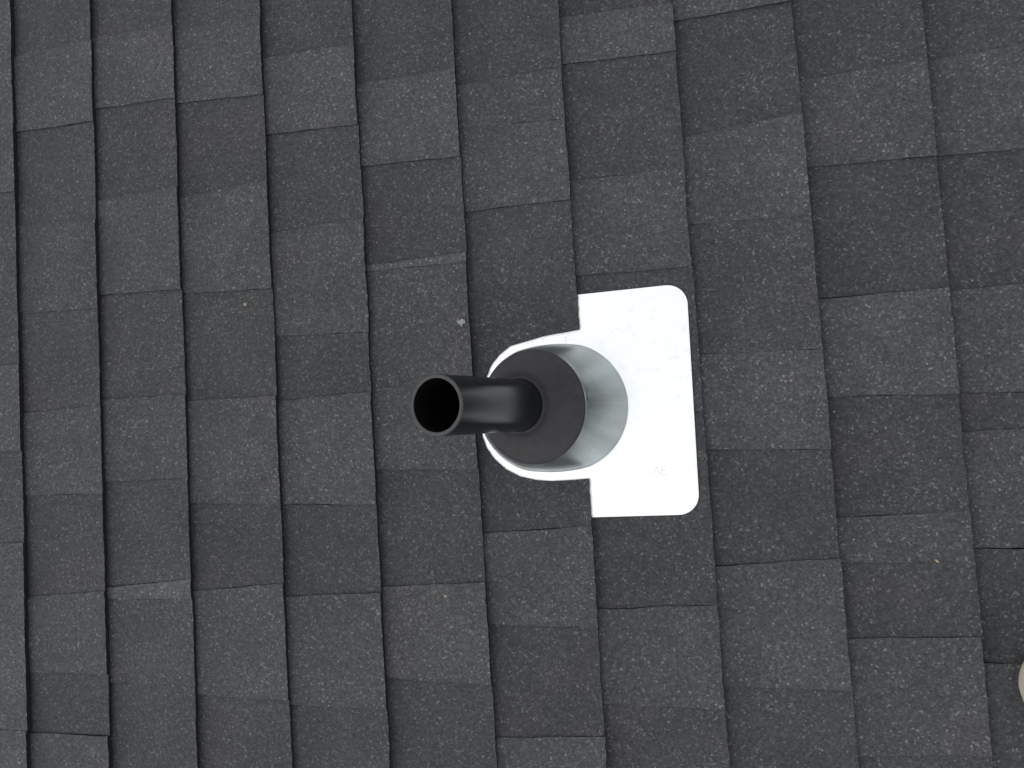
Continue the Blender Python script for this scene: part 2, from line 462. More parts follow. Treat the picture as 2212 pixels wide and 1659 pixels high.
FIELD = [
('D',0,[(-0.1430,0.8893),(-0.0015,0.8896),(-0.0013,0.7829),(-0.1430,0.7789)],''),
('L',0,[(-0.1430,1.0048),(-0.0018,0.9998),(-0.0015,0.8896),(-0.1430,0.8893)],''),
('D',0,[(-0.1430,1.1449),(-0.0019,1.1536),(-0.0018,0.9998),(-0.1430,1.0048)],''),
('L',0,[(-0.1430,1.3250),(-0.0019,1.3312),(-0.0019,1.1536),(-0.1430,1.1449)],''),
('D',0,[(-0.1430,1.4472),(-0.0019,1.4497),(-0.0019,1.3312),(-0.1430,1.3250)],''),
('D',0,[(-0.1430,-0.5523),(0.0017,-0.5523),(0.0020,-0.6832),(-0.1430,-0.6799)],''),
('L',0,[(-0.1430,-0.6799),(0.0020,-0.6832),(0.0023,-0.7931),(-0.1430,-0.7906)],''),
('D',0,[(-0.1430,-0.7906),(0.0023,-0.7931),(0.0023,-0.9760),(-0.1430,-0.9833)],''),
('L',0,[(-0.1430,-0.9833),(0.0023,-0.9760),(0.0023,-1.1572),(-0.1430,-1.1640)],''),
('D',0,[(-0.1430,-1.1640),(0.0023,-1.1572),(0.0023,-1.2844),(-0.1430,-1.2833)],''),
('L',0,[(-0.1430,-1.2833),(0.0023,-1.2844),(0.0023,-1.4403),(-0.1430,-1.4460)],''),
('L',1,[(-0.0019,1.0685),(0.1460,1.0639),(0.1456,0.8845),(-0.0015,0.8805)],''),
('D',1,[(-0.0019,1.2291),(0.1460,1.2338),(0.1460,1.0639),(-0.0019,1.0685)],''),
('L',1,[(-0.0019,1.3797),(0.1460,1.3765),(0.1460,1.2338),(-0.0019,1.2291)],''),
('D',1,[(0.0017,-0.5556),(0.1414,-0.5556),(0.1409,-0.7075),(0.0021,-0.7030)],''),
('L',1,[(0.0021,-0.7030),(0.1409,-0.7075),(0.1407,-0.8886),(0.0023,-0.8964)],''),
('D',1,[(0.0023,-0.8964),(0.1407,-0.8886),(0.1407,-1.0524),(0.0023,-1.0512)],''),
('L',1,[(0.0023,-1.0512),(0.1407,-1.0524),(0.1407,-1.2389),(0.0023,-1.2421)],''),
('D',1,[(0.0023,-1.2421),(0.1407,-1.2389),(0.1407,-1.4227),(0.0023,-1.4303)],''),
('L',2,[(0.1459,1.0064),(0.2854,1.0099),(0.2854,0.8690),(0.1455,0.8650)],''),
('D',2,[(0.1460,1.1495),(0.2854,1.1460),(0.2854,1.0099),(0.1459,1.0064)],''),
('L',2,[(0.1460,1.2800),(0.2854,1.2870),(0.2854,1.1460),(0.1460,1.1495)],''),
('D',2,[(0.1460,1.3843),(0.2854,1.3790),(0.2854,1.2870),(0.1460,1.2800)],''),
('L',2,[(0.1415,-0.5040),(0.2854,-0.5040),(0.2854,-0.6682),(0.1410,-0.6666)],''),
('D',2,[(0.1410,-0.6666),(0.2854,-0.6682),(0.2854,-0.8186),(0.1407,-0.8201)],''),
('L',2,[(0.1407,-0.8201),(0.2854,-0.8186),(0.2854,-0.9444),(0.1407,-0.9544)],''),
('D',2,[(0.1407,-0.9544),(0.2854,-0.9444),(0.2854,-1.0733),(0.1407,-1.0739)],''),
('L',2,[(0.1407,-1.0739),(0.2854,-1.0733),(0.2854,-1.1901),(0.1407,-1.1942)],''),
('D',2,[(0.1407,-1.1942),(0.2854,-1.1901),(0.2854,-1.3221),(0.1407,-1.3218)],''),
('L',2,[(0.1407,-1.3218),(0.2854,-1.3221),(0.2854,-1.4974),(0.1407,-1.4965)],''),
('L',3,[(0.2854,1.0460),(0.4291,1.0416),(0.4291,0.8596),(0.2854,0.8556)],''),
('D',3,[(0.2854,1.1522),(0.4291,1.1498),(0.4291,1.0416),(0.2854,1.0460)],''),
('L',3,[(0.2854,1.3287),(0.4291,1.3325),(0.4291,1.1498),(0.2854,1.1522)],''),
('D',3,[(0.2854,1.4524),(0.4291,1.4517),(0.4291,1.3325),(0.2854,1.3287)],''),
('L',3,[(0.2854,-0.4984),(0.4294,-0.4984),(0.4295,-0.6148),(0.2854,-0.6161)],''),
('D',3,[(0.2854,-0.6161),(0.4295,-0.6148),(0.4295,-0.7153),(0.2854,-0.7204)],''),
('L',3,[(0.2854,-0.7204),(0.4295,-0.7153),(0.4295,-0.9007),(0.2854,-0.9100)],''),
('D',3,[(0.2854,-0.9100),(0.4295,-0.9007),(0.4295,-1.0741),(0.2854,-1.0835)],''),
('L',3,[(0.2854,-1.0835),(0.4295,-1.0741),(0.4295,-1.1867),(0.2854,-1.1853)],''),
('D',3,[(0.2854,-1.1853),(0.4295,-1.1867),(0.4295,-1.3755),(0.2854,-1.3819)],''),
('L',4,[(0.4291,0.9726),(0.5717,0.9765),(0.5716,0.7823),(0.4291,0.7783)],''),
('D',4,[(0.4291,1.1544),(0.5717,1.1531),(0.5717,0.9765),(0.4291,0.9726)],''),
('L',4,[(0.4291,1.2735),(0.5717,1.2746),(0.5717,1.1531),(0.4291,1.1544)],''),
('D',4,[(0.4291,1.3872),(0.5717,1.3873),(0.5717,1.2746),(0.4291,1.2735)],''),
('L',4,[(0.4294,-0.5049),(0.5709,-0.5049),(0.5708,-0.7018),(0.4295,-0.7011)],''),
('D',4,[(0.4295,-0.7011),(0.5708,-0.7018),(0.5708,-0.8073),(0.4295,-0.8020)],''),
('L',4,[(0.4295,-0.8020),(0.5708,-0.8073),(0.5708,-0.9124),(0.4295,-0.9190)],''),
('D',4,[(0.4295,-0.9190),(0.5708,-0.9124),(0.5708,-1.0566),(0.4295,-1.0553)],''),
('L',4,[(0.4295,-1.0553),(0.5708,-1.0566),(0.5708,-1.1553),(0.4295,-1.1650)],''),
('D',4,[(0.4295,-1.1650),(0.5708,-1.1553),(0.5708,-1.3100),(0.4295,-1.3074)],''),
('L',4,[(0.4295,-1.3074),(0.5708,-1.3100),(0.5708,-1.4184),(0.4295,-1.4133)],''),
('L',5,[(0.5716,0.8687),(0.7134,0.8651),(0.7137,0.7050),(0.5716,0.7010)],''),
('D',5,[(0.5717,0.9728),(0.7134,0.9746),(0.7134,0.8651),(0.5716,0.8687)],''),
('L',5,[(0.5717,1.0977),(0.7134,1.1076),(0.7134,0.9746),(0.5717,0.9728)],''),
('D',5,[(0.5717,1.2099),(0.7134,1.2124),(0.7134,1.1076),(0.5717,1.0977)],''),
('L',5,[(0.5717,1.3873),(0.7134,1.3878),(0.7134,1.2124),(0.5717,1.2099)],''),
('L',5,[(0.5709,-0.4872),(0.7160,-0.4872),(0.7163,-0.6843),(0.5708,-0.6860)],''),
('D',5,[(0.5708,-0.6860),(0.7163,-0.6843),(0.7164,-0.8096),(0.5708,-0.8102)],''),
('L',5,[(0.5708,-0.8102),(0.7164,-0.8096),(0.7164,-0.9131),(0.5708,-0.9139)],''),
('D',5,[(0.5708,-0.9139),(0.7164,-0.9131),(0.7164,-1.0305),(0.5708,-1.0387)],''),
('L',5,[(0.5708,-1.0387),(0.7164,-1.0305),(0.7164,-1.2198),(0.5708,-1.2218)],''),
('D',5,[(0.5708,-1.2218),(0.7164,-1.2198),(0.7164,-1.3269),(0.5708,-1.3250)],''),
('L',5,[(0.5708,-1.3250),(0.7164,-1.3269),(0.7164,-1.4519),(0.5708,-1.4492)],''),
('L',6,[(0.7134,0.8671),(0.8584,0.8634),(0.8582,0.6841),(0.7138,0.6801)],''),
('D',6,[(0.7134,0.9722),(0.8584,0.9811),(0.8584,0.8634),(0.7134,0.8671)],''),
('L',6,[(0.7134,1.1288),(0.8584,1.1386),(0.8584,0.9811),(0.7134,0.9722)],''),
('D',6,[(0.7134,1.2691),(0.8584,1.2775),(0.8584,1.1386),(0.7134,1.1288)],''),
('L',6,[(0.7134,1.4345),(0.8584,1.4411),(0.8584,1.2775),(0.7134,1.2691)],''),
('D',6,[(0.7161,-0.5422),(0.8568,-0.5422),(0.8566,-0.7147),(0.7164,-0.7166)],''),
('L',6,[(0.7164,-0.7166),(0.8566,-0.7147),(0.8566,-0.8285),(0.7164,-0.8259)],''),
('D',6,[(0.7164,-0.8259),(0.8566,-0.8285),(0.8566,-1.0049),(0.7164,-1.0133)],''),
('L',6,[(0.7164,-1.0133),(0.8566,-1.0049),(0.8566,-1.2064),(0.7164,-1.2058)],''),
('D',6,[(0.7164,-1.2058),(0.8566,-1.2064),(0.8566,-1.3647),(0.7164,-1.3714)],''),
('L',7,[(0.8584,0.9558),(1.0011,0.9582),(1.0011,0.7783),(0.8583,0.7743)],''),
('D',7,[(0.8584,1.1213),(1.0011,1.1262),(1.0011,0.9582),(0.8584,0.9558)],''),
('L',7,[(0.8584,1.2481),(1.0011,1.2569),(1.0011,1.1262),(0.8584,1.1213)],''),
('D',7,[(0.8584,1.4437),(1.0011,1.4389),(1.0011,1.2569),(0.8584,1.2481)],''),
('L',7,[(0.8569,-0.4958),(1.0034,-0.4958),(1.0037,-0.6836),(0.8567,-0.6929)],''),
('D',7,[(0.8567,-0.6929),(1.0037,-0.6836),(1.0037,-0.8651),(0.8566,-0.8598)],''),
('L',7,[(0.8566,-0.8598),(1.0037,-0.8651),(1.0037,-1.0536),(0.8566,-1.0497)],''),
('D',7,[(0.8566,-1.0497),(1.0037,-1.0536),(1.0037,-1.2419),(0.8566,-1.2465)],''),
('L',7,[(0.8566,-1.2465),(1.0037,-1.2419),(1.0037,-1.3559),(0.8566,-1.3526)],''),
('D',8,[(1.0011,0.8976),(1.1429,0.9035),(1.1430,0.7446),(1.0012,0.7406)],''),
('L',8,[(1.0011,1.0903),(1.1429,1.0878),(1.1429,0.9035),(1.0011,0.8976)],''),
('D',8,[(1.0011,1.1906),(1.1429,1.1994),(1.1429,1.0878),(1.0011,1.0903)],''),
('L',8,[(1.0011,1.2919),(1.1429,1.3000),(1.1429,1.1994),(1.0011,1.1906)],''),
('D',8,[(1.0011,1.4035),(1.1429,1.4105),(1.1429,1.3000),(1.0011,1.2919)],''),
('L',8,[(1.0033,-0.4716),(1.1465,-0.4716),(1.1469,-0.6418),(1.0036,-0.6499)],''),
('D',8,[(1.0036,-0.6499),(1.1469,-0.6418),(1.1471,-0.7969),(1.0037,-0.8049)],''),
('L',8,[(1.0037,-0.8049),(1.1471,-0.7969),(1.1471,-0.9204),(1.0037,-0.9251)],''),
('D',8,[(1.0037,-0.9251),(1.1471,-0.9204),(1.1471,-1.0499),(1.0037,-1.0582)],''),
('L',8,[(1.0037,-1.0582),(1.1471,-1.0499),(1.1471,-1.2340),(1.0037,-1.2355)],''),
('D',8,[(1.0037,-1.2355),(1.1471,-1.2340),(1.1471,-1.3938),(1.0037,-1.3882)],''),
('L',9,[(1.1429,0.7632),(1.2864,0.7651),(1.2863,0.6078),(1.1434,0.6038)],''),
('D',9,[(1.1429,0.9497),(1.2864,0.9534),(1.2864,0.7651),(1.1429,0.7632)],''),
('L',9,[(1.1429,1.0636),(1.2864,1.0634),(1.2864,0.9534),(1.1429,0.9497)],''),
('D',9,[(1.1429,1.2403),(1.2864,1.2427),(1.2864,1.0634),(1.1429,1.0636)],''),
('L',9,[(1.1429,1.3414),(1.2864,1.3488),(1.2864,1.2427),(1.1429,1.2403)],''),
('D',9,[(1.1429,1.5241),(1.2864,1.5195),(1.2864,1.3488),(1.1429,1.3414)],''),
('L',9,[(1.1467,-0.5506),(1.2851,-0.5506),(1.2850,-0.7048),(1.1471,-0.7049)],''),
('D',9,[(1.1471,-0.7049),(1.2850,-0.7048),(1.2850,-0.8847),(1.1471,-0.8837)],''),
('L',9,[(1.1471,-0.8837),(1.2850,-0.8847),(1.2850,-1.0053),(1.1471,-1.0070)],''),
('D',9,[(1.1471,-1.0070),(1.2850,-1.0053),(1.2850,-1.2082),(1.1471,-1.2037)],''),
('L',9,[(1.1471,-1.2037),(1.2850,-1.2082),(1.2850,-1.3112),(1.1471,-1.3151)],''),
('D',9,[(1.1471,-1.3151),(1.2850,-1.3112),(1.2850,-1.5015),(1.1471,-1.5037)],''),
('L',10,[(1.2864,0.8118),(1.4300,0.8182),(1.4300,0.6300),(1.2863,0.6260)],''),
('D',10,[(1.2864,0.9185),(1.4300,0.9266),(1.4300,0.8182),(1.2864,0.8118)],''),
('L',10,[(1.2864,1.0381),(1.4300,1.0369),(1.4300,0.9266),(1.2864,0.9185)],''),
('D',10,[(1.2864,1.2217),(1.4300,1.2225),(1.4300,1.0369),(1.2864,1.0381)],''),
('L',10,[(1.2864,1.4016),(1.4300,1.3982),(1.4300,1.2225),(1.2864,1.2217)],''),
('D',10,[(1.2852,-0.4594),(1.4300,-0.4594),(1.4300,-0.6500),(1.2851,-0.6468)],''),
('L',10,[(1.2851,-0.6468),(1.4300,-0.6500),(1.4300,-0.7598),(1.2850,-0.7617)],''),
('D',10,[(1.2850,-0.7617),(1.4300,-0.7598),(1.4300,-0.8929),(1.2850,-0.8956)],''),
('L',10,[(1.2850,-0.8956),(1.4300,-0.8929),(1.4300,-1.0806),(1.2850,-1.0860)],''),
('D',10,[(1.2850,-1.0860),(1.4300,-1.0806),(1.4300,-1.1876),(1.2850,-1.1866)],''),
('L',10,[(1.2850,-1.1866),(1.4300,-1.1876),(1.4300,-1.3393),(1.2850,-1.3411)],''),
('D',10,[(1.2850,-1.3411),(1.4300,-1.3393),(1.4300,-1.5109),(1.2850,-1.5126)],''),
('D',-6,[(-1.0010,-1.2424),(-0.8580,-1.2445),(-0.8580,-1.3500),(-1.0010,-1.3500)],''),
('L',-6,[(-1.0010,-1.0577),(-0.8580,-1.0580),(-0.8580,-1.2445),(-1.0010,-1.2424)],''),
('D',-6,[(-1.0010,-0.8810),(-0.8580,-0.8712),(-0.8580,-1.0580),(-1.0010,-1.0577)],''),
('L',-6,[(-1.0010,-0.7183),(-0.8580,-0.7135),(-0.8580,-0.8712),(-1.0010,-0.8810)],''),
('D',-6,[(-1.0010,-0.5574),(-0.8580,-0.5584),(-0.8580,-0.7135),(-1.0010,-0.7183)],''),
('L',-6,[(-1.0010,-0.3661),(-0.8580,-0.3646),(-0.8580,-0.5584),(-1.0010,-0.5574)],''),
('D',-6,[(-1.0010,-0.1750),(-0.8580,-0.1761),(-0.8580,-0.3646),(-1.0010,-0.3661)],''),
('L',-6,[(-1.0010,0.0118),(-0.8580,0.0184),(-0.8580,-0.1761),(-1.0010,-0.1750)],''),
('D',-6,[(-1.0010,0.1731),(-0.8580,0.1742),(-0.8580,0.0184),(-1.0010,0.0118)],''),
('L',-6,[(-1.0010,0.2872),(-0.8580,0.2935),(-0.8580,0.1742),(-1.0010,0.1731)],''),
('D',-6,[(-1.0010,0.4234),(-0.8580,0.4280),(-0.8580,0.2935),(-1.0010,0.2872)],''),
('L',-6,[(-1.0010,0.5367),(-0.8580,0.5320),(-0.8580,0.4280),(-1.0010,0.4234)],''),
('D',-6,[(-1.0010,0.6511),(-0.8580,0.6580),(-0.8580,0.5320),(-1.0010,0.5367)],''),
('L',-6,[(-1.0010,0.7689),(-0.8580,0.7773),(-0.8580,0.6580),(-1.0010,0.6511)],''),
('D',-6,[(-1.0010,0.9061),(-0.8580,0.9093),(-0.8580,0.7773),(-1.0010,0.7689)],''),
('L',-6,[(-1.0010,1.0411),(-0.8580,1.0450),(-0.8580,0.9093),(-1.0010,0.9061)],''),
('D',-6,[(-1.0010,1.1504),(-0.8580,1.1509),(-0.8580,1.0450),(-1.0010,1.0411)],''),
('L',-6,[(-1.0010,1.3441),(-0.8580,1.3409),(-0.8580,1.1509),(-1.0010,1.1504)],''),
('D',-5,[(-0.8580,-1.1846),(-0.7150,-1.1853),(-0.7150,-1.3500),(-0.8580,-1.3500)],''),
('L',-5,[(-0.8580,-1.0545),(-0.7150,-1.0601),(-0.7150,-1.1853),(-0.8580,-1.1846)],''),
('D',-5,[(-0.8580,-0.9525),(-0.7150,-0.9433),(-0.7150,-1.0601),(-0.8580,-1.0545)],''),
('L',-5,[(-0.8580,-0.7695),(-0.7150,-0.7627),(-0.7150,-0.9433),(-0.8580,-0.9525)],''),
('D',-5,[(-0.8580,-0.5888),(-0.7150,-0.5796),(-0.7150,-0.7627),(-0.8580,-0.7695)],''),
('L',-5,[(-0.8580,-0.4730),(-0.7150,-0.4696),(-0.7150,-0.5796),(-0.8580,-0.5888)],''),
('D',-5,[(-0.8580,-0.3234),(-0.7150,-0.3203),(-0.7150,-0.4696),(-0.8580,-0.4730)],''),
('L',-5,[(-0.8580,-0.1296),(-0.7150,-0.1235),(-0.7150,-0.3203),(-0.8580,-0.3234)],''),
('D',-5,[(-0.8580,0.0672),(-0.7150,0.0631),(-0.7150,-0.1235),(-0.8580,-0.1296)],''),
('L',-5,[(-0.8580,0.2324),(-0.7150,0.2372),(-0.7150,0.0631),(-0.8580,0.0672)],''),
('D',-5,[(-0.8580,0.4069),(-0.7150,0.4108),(-0.7150,0.2372),(-0.8580,0.2324)],''),
('L',-5,[(-0.8580,0.5900),(-0.7150,0.5889),(-0.7150,0.4108),(-0.8580,0.4069)],''),
('D',-5,[(-0.8580,0.7828),(-0.7150,0.7833),(-0.7150,0.5889),(-0.8580,0.5900)],''),
('L',-5,[(-0.8580,0.9427),(-0.7150,0.9510),(-0.7150,0.7833),(-0.8580,0.7828)],''),
('D',-5,[(-0.8580,1.1131),(-0.7150,1.1120),(-0.7150,0.9510),(-0.8580,0.9427)],''),
('L',-5,[(-0.8580,1.2361),(-0.7150,1.2353),(-0.7150,1.1120),(-0.8580,1.1131)],''),
('D',-5,[(-0.8580,1.3988),(-0.7150,1.4087),(-0.7150,1.2353),(-0.8580,1.2361)],''),
('D',-4,[(-0.7150,-1.1601),(-0.5720,-1.1597),(-0.5720,-1.3500),(-0.7150,-1.3500)],''),
('L',-4,[(-0.7150,-1.0200),(-0.5720,-1.0130),(-0.5720,-1.1597),(-0.7150,-1.1601)],''),
('D',-4,[(-0.7150,-0.8917),(-0.5720,-0.8911),(-0.5720,-1.0130),(-0.7150,-1.0200)],''),
('L',-4,[(-0.7150,-0.7903),(-0.5720,-0.7934),(-0.5720,-0.8911),(-0.7150,-0.8917)],''),
('D',-4,[(-0.7150,-0.6363),(-0.5720,-0.6312),(-0.5720,-0.7934),(-0.7150,-0.7903)],''),
('L',-4,[(-0.7150,-0.4748),(-0.5720,-0.4750),(-0.5720,-0.6312),(-0.7150,-0.6363)],''),
('D',-4,[(-0.7150,-0.2797),(-0.5720,-0.2758),(-0.5720,-0.4750),(-0.7150,-0.4748)],''),
('L',-4,[(-0.7150,-0.1641),(-0.5720,-0.1690),(-0.5720,-0.2758),(-0.7150,-0.2797)],''),
('D',-4,[(-0.7150,0.0332),(-0.5720,0.0431),(-0.5720,-0.1690),(-0.7150,-0.1641)],''),
('L',-4,[(-0.7150,0.2252),(-0.5720,0.2289),(-0.5720,0.0431),(-0.7150,0.0332)],''),
('D',-4,[(-0.7150,0.3565),(-0.5720,0.3519),(-0.5720,0.2289),(-0.7150,0.2252)],''),
('L',-4,[(-0.7150,0.4823),(-0.5720,0.4798),(-0.5720,0.3519),(-0.7150,0.3565)],''),
('D',-4,[(-0.7150,0.6751),(-0.5720,0.6834),(-0.5720,0.4798),(-0.7150,0.4823)],''),
('L',-4,[(-0.7150,0.8529),(-0.5720,0.8493),(-0.5720,0.6834),(-0.7150,0.6751)],''),
('D',-4,[(-0.7150,0.9767),(-0.5720,0.9755),(-0.5720,0.8493),(-0.7150,0.8529)],''),
('L',-4,[(-0.7150,1.1715),(-0.5720,1.1681),(-0.5720,0.9755),(-0.7150,0.9767)],''),
('D',-4,[(-0.7150,1.3505),(-0.5720,1.3554),(-0.5720,1.1681),(-0.7150,1.1715)],''),
('D',-3,[(-0.5720,-1.1953),(-0.4290,-1.1859),(-0.4290,-1.3500),(-0.5720,-1.3500)],''),
('L',-3,[(-0.5720,-1.0691),(-0.4290,-1.0667),(-0.4290,-1.1859),(-0.5720,-1.1953)],''),
('D',-3,[(-0.5720,-0.9533),(-0.4290,-0.9578),(-0.4290,-1.0667),(-0.5720,-1.0691)],''),
('L',-3,[(-0.5720,-0.8501),(-0.4290,-0.8511),(-0.4290,-0.9578),(-0.5720,-0.9533)],''),
('D',-3,[(-0.5720,-0.7379),(-0.4290,-0.7430),(-0.4290,-0.8511),(-0.5720,-0.8501)],''),
('L',-3,[(-0.5720,-0.5387),(-0.4290,-0.5401),(-0.4290,-0.7430),(-0.5720,-0.7379)],''),
('D',-3,[(-0.5720,-0.3497),(-0.4290,-0.3444),(-0.4290,-0.5401),(-0.5720,-0.5387)],''),
('L',-3,[(-0.5720,-0.1765),(-0.4290,-0.1721),(-0.4290,-0.3444),(-0.5720,-0.3497)],''),
('D',-3,[(-0.5720,0.0187),(-0.4290,0.0268),(-0.4290,-0.1721),(-0.5720,-0.1765)],''),
('L',-3,[(-0.5720,0.1907),(-0.4290,0.1936),(-0.4290,0.0268),(-0.5720,0.0187)],''),
('D',-3,[(-0.5720,0.3600),(-0.4290,0.3656),(-0.4290,0.1936),(-0.5720,0.1907)],''),
('L',-3,[(-0.5720,0.5153),(-0.4290,0.5173),(-0.4290,0.3656),(-0.5720,0.3600)],''),
('D',-3,[(-0.5720,0.6307),(-0.4290,0.6382),(-0.4290,0.5173),(-0.5720,0.5153)],''),
('L',-3,[(-0.5720,0.7791),(-0.4290,0.7742),(-0.4290,0.6382),(-0.5720,0.6307)],''),
('D',-3,[(-0.5720,0.8959),(-0.4290,0.9039),(-0.4290,0.7742),(-0.5720,0.7791)],''),
('L',-3,[(-0.5720,1.0215),(-0.4290,1.0218),(-0.4290,0.9039),(-0.5720,0.8959)],''),
('D',-3,[(-0.5720,1.1897),(-0.4290,1.1975),(-0.4290,1.0218),(-0.5720,1.0215)],''),
('L',-3,[(-0.5720,1.3226),(-0.4290,1.3228),(-0.4290,1.1975),(-0.5720,1.1897)],''),
('D',-2,[(-0.4290,-1.2077),(-0.2860,-1.2132),(-0.2860,-1.3500),(-0.4290,-1.3500)],''),
('L',-2,[(-0.4290,-1.0200),(-0.2860,-1.0257),(-0.2860,-1.2132),(-0.4290,-1.2077)],''),
('D',-2,[(-0.4290,-0.8240),(-0.2860,-0.8276),(-0.2860,-1.0257),(-0.4290,-1.0200)],''),
('L',-2,[(-0.4290,-0.7083),(-0.2860,-0.7008),(-0.2860,-0.8276),(-0.4290,-0.8240)],''),
('D',-2,[(-0.4290,-0.5260),(-0.2860,-0.5283),(-0.2860,-0.7008),(-0.4290,-0.7083)],''),
('L',-2,[(-0.4290,-0.3707),(-0.2860,-0.3690),(-0.2860,-0.5283),(-0.4290,-0.5260)],''),
('D',-2,[(-0.4290,-0.1988),(-0.2860,-0.2018),(-0.2860,-0.3690),(-0.4290,-0.3707)],''),
('L',-2,[(-0.4290,-0.0163),(-0.2860,-0.0063),(-0.2860,-0.2018),(-0.4290,-0.1988)],''),
('D',-2,[(-0.4290,0.1544),(-0.2860,0.1631),(-0.2860,-0.0063),(-0.4290,-0.0163)],''),
('L',-2,[(-0.4290,0.3481),(-0.2860,0.3482),(-0.2860,0.1631),(-0.4290,0.1544)],''),
('D',-2,[(-0.4290,0.5329),(-0.2860,0.5402),(-0.2860,0.3482),(-0.4290,0.3481)],''),
('L',-2,[(-0.4290,0.6916),(-0.2860,0.6873),(-0.2860,0.5402),(-0.4290,0.5329)],''),
('D',-2,[(-0.4290,0.8535),(-0.2860,0.8621),(-0.2860,0.6873),(-0.4290,0.6916)],''),
('L',-2,[(-0.4290,0.9840),(-0.2860,0.9884),(-0.2860,0.8621),(-0.4290,0.8535)],''),
('D',-2,[(-0.4290,1.1737),(-0.2860,1.1773),(-0.2860,0.9884),(-0.4290,0.9840)],''),
('L',-2,[(-0.4290,1.2775),(-0.2860,1.2816),(-0.2860,1.1773),(-0.4290,1.1737)],''),
('D',-2,[(-0.4290,1.4030),(-0.2860,1.4108),(-0.2860,1.2816),(-0.4290,1.2775)],''),
('D',-1,[(-0.2860,-1.1838),(-0.1430,-1.1849),(-0.1430,-1.3500),(-0.2860,-1.3500)],''),
('L',-1,[(-0.2860,-0.9942),(-0.1430,-0.9902),(-0.1430,-1.1849),(-0.2860,-1.1838)],''),
('D',-1,[(-0.2860,-0.8603),(-0.1430,-0.8530),(-0.1430,-0.9902),(-0.2860,-0.9942)],''),
('L',-1,[(-0.2860,-0.6712),(-0.1430,-0.6629),(-0.1430,-0.8530),(-0.2860,-0.8603)],''),
('D',-1,[(-0.2860,-0.4828),(-0.1430,-0.4783),(-0.1430,-0.6629),(-0.2860,-0.6712)],''),
('L',-1,[(-0.2860,-0.3130),(-0.1430,-0.3093),(-0.1430,-0.4783),(-0.2860,-0.4828)],''),
('D',-1,[(-0.2860,-0.1603),(-0.1430,-0.1505),(-0.1430,-0.3093),(-0.2860,-0.3130)],''),
('L',-1,[(-0.2860,-0.0249),(-0.1430,-0.0296),(-0.1430,-0.1505),(-0.2860,-0.1603)],''),
('D',-1,[(-0.2860,0.1464),(-0.1430,0.1484),(-0.1430,-0.0296),(-0.2860,-0.0249)],''),
('L',-1,[(-0.2860,0.3010),(-0.1430,0.3045),(-0.1430,0.1484),(-0.2860,0.1464)],''),
('D',-1,[(-0.2860,0.4260),(-0.1430,0.4232),(-0.1430,0.3045),(-0.2860,0.3010)],''),
('L',-1,[(-0.2860,0.5331),(-0.1430,0.5396),(-0.1430,0.4232),(-0.2860,0.4260)],''),
('D',-1,[(-0.2860,0.7239),(-0.1430,0.7291),(-0.1430,0.5396),(-0.2860,0.5331)],''),
('L',-1,[(-0.2860,0.8356),(-0.1430,0.8453),(-0.1430,0.7291),(-0.2860,0.7239)],''),
('D',-1,[(-0.2860,1.0183),(-0.1430,1.0204),(-0.1430,0.8453),(-0.2860,0.8356)],''),
('L',-1,[(-0.2860,1.1184),(-0.1430,1.1259),(-0.1430,1.0204),(-0.2860,1.0183)],''),
('D',-1,[(-0.2860,1.2807),(-0.1430,1.2847),(-0.1430,1.1259),(-0.2860,1.1184)],''),
('L',-1,[(-0.2860,1.3825),(-0.1430,1.3883),(-0.1430,1.2847),(-0.2860,1.2807)],''),
('D',11,[(1.4300,-1.2466),(1.5730,-1.2449),(1.5730,-1.3500),(1.4300,-1.3500)],''),
('L',11,[(1.4300,-1.1321),(1.5730,-1.1323),(1.5730,-1.2449),(1.4300,-1.2466)],''),
('D',11,[(1.4300,-0.9431),(1.5730,-0.9371),(1.5730,-1.1323),(1.4300,-1.1321)],''),
('L',11,[(1.4300,-0.7615),(1.5730,-0.7627),(1.5730,-0.9371),(1.4300,-0.9431)],''),
('D',11,[(1.4300,-0.6226),(1.5730,-0.6190),(1.5730,-0.7627),(1.4300,-0.7615)],''),
('L',11,[(1.4300,-0.5192),(1.5730,-0.5186),(1.5730,-0.6190),(1.4300,-0.6226)],''),
('D',11,[(1.4300,-0.3217),(1.5730,-0.3157),(1.5730,-0.5186),(1.4300,-0.5192)],''),
('L',11,[(1.4300,-0.1355),(1.5730,-0.1367),(1.5730,-0.3157),(1.4300,-0.3217)],''),
('D',11,[(1.4300,0.0336),(1.5730,0.0402),(1.5730,-0.1367),(1.4300,-0.1355)],''),
('L',11,[(1.4300,0.2041),(1.5730,0.2051),(1.5730,0.0402),(1.4300,0.0336)],''),
('D',11,[(1.4300,0.3216),(1.5730,0.3158),(1.5730,0.2051),(1.4300,0.2041)],''),
('L',11,[(1.4300,0.5103),(1.5730,0.5192),(1.5730,0.3158),(1.4300,0.3216)],''),
('D',11,[(1.4300,0.6378),(1.5730,0.6439),(1.5730,0.5192),(1.4300,0.5103)],''),
('L',11,[(1.4300,0.7786),(1.5730,0.7826),(1.5730,0.6439),(1.4300,0.6378)],''),
('D',11,[(1.4300,0.9628),(1.5730,0.9619),(1.5730,0.7826),(1.4300,0.7786)],''),
('L',11,[(1.4300,1.1248),(1.5730,1.1229),(1.5730,0.9619),(1.4300,0.9628)],''),
('D',11,[(1.4300,1.2759),(1.5730,1.2704),(1.5730,1.1229),(1.4300,1.1248)],''),
('L',11,[(1.4300,1.4022),(1.5730,1.4008),(1.5730,1.2704),(1.4300,1.2759)],''),
('D',12,[(1.5730,-1.1585),(1.7160,-1.1624),(1.7160,-1.3500),(1.5730,-1.3500)],''),
('L',12,[(1.5730,-0.9827),(1.7160,-0.9873),(1.7160,-1.1624),(1.5730,-1.1585)],''),
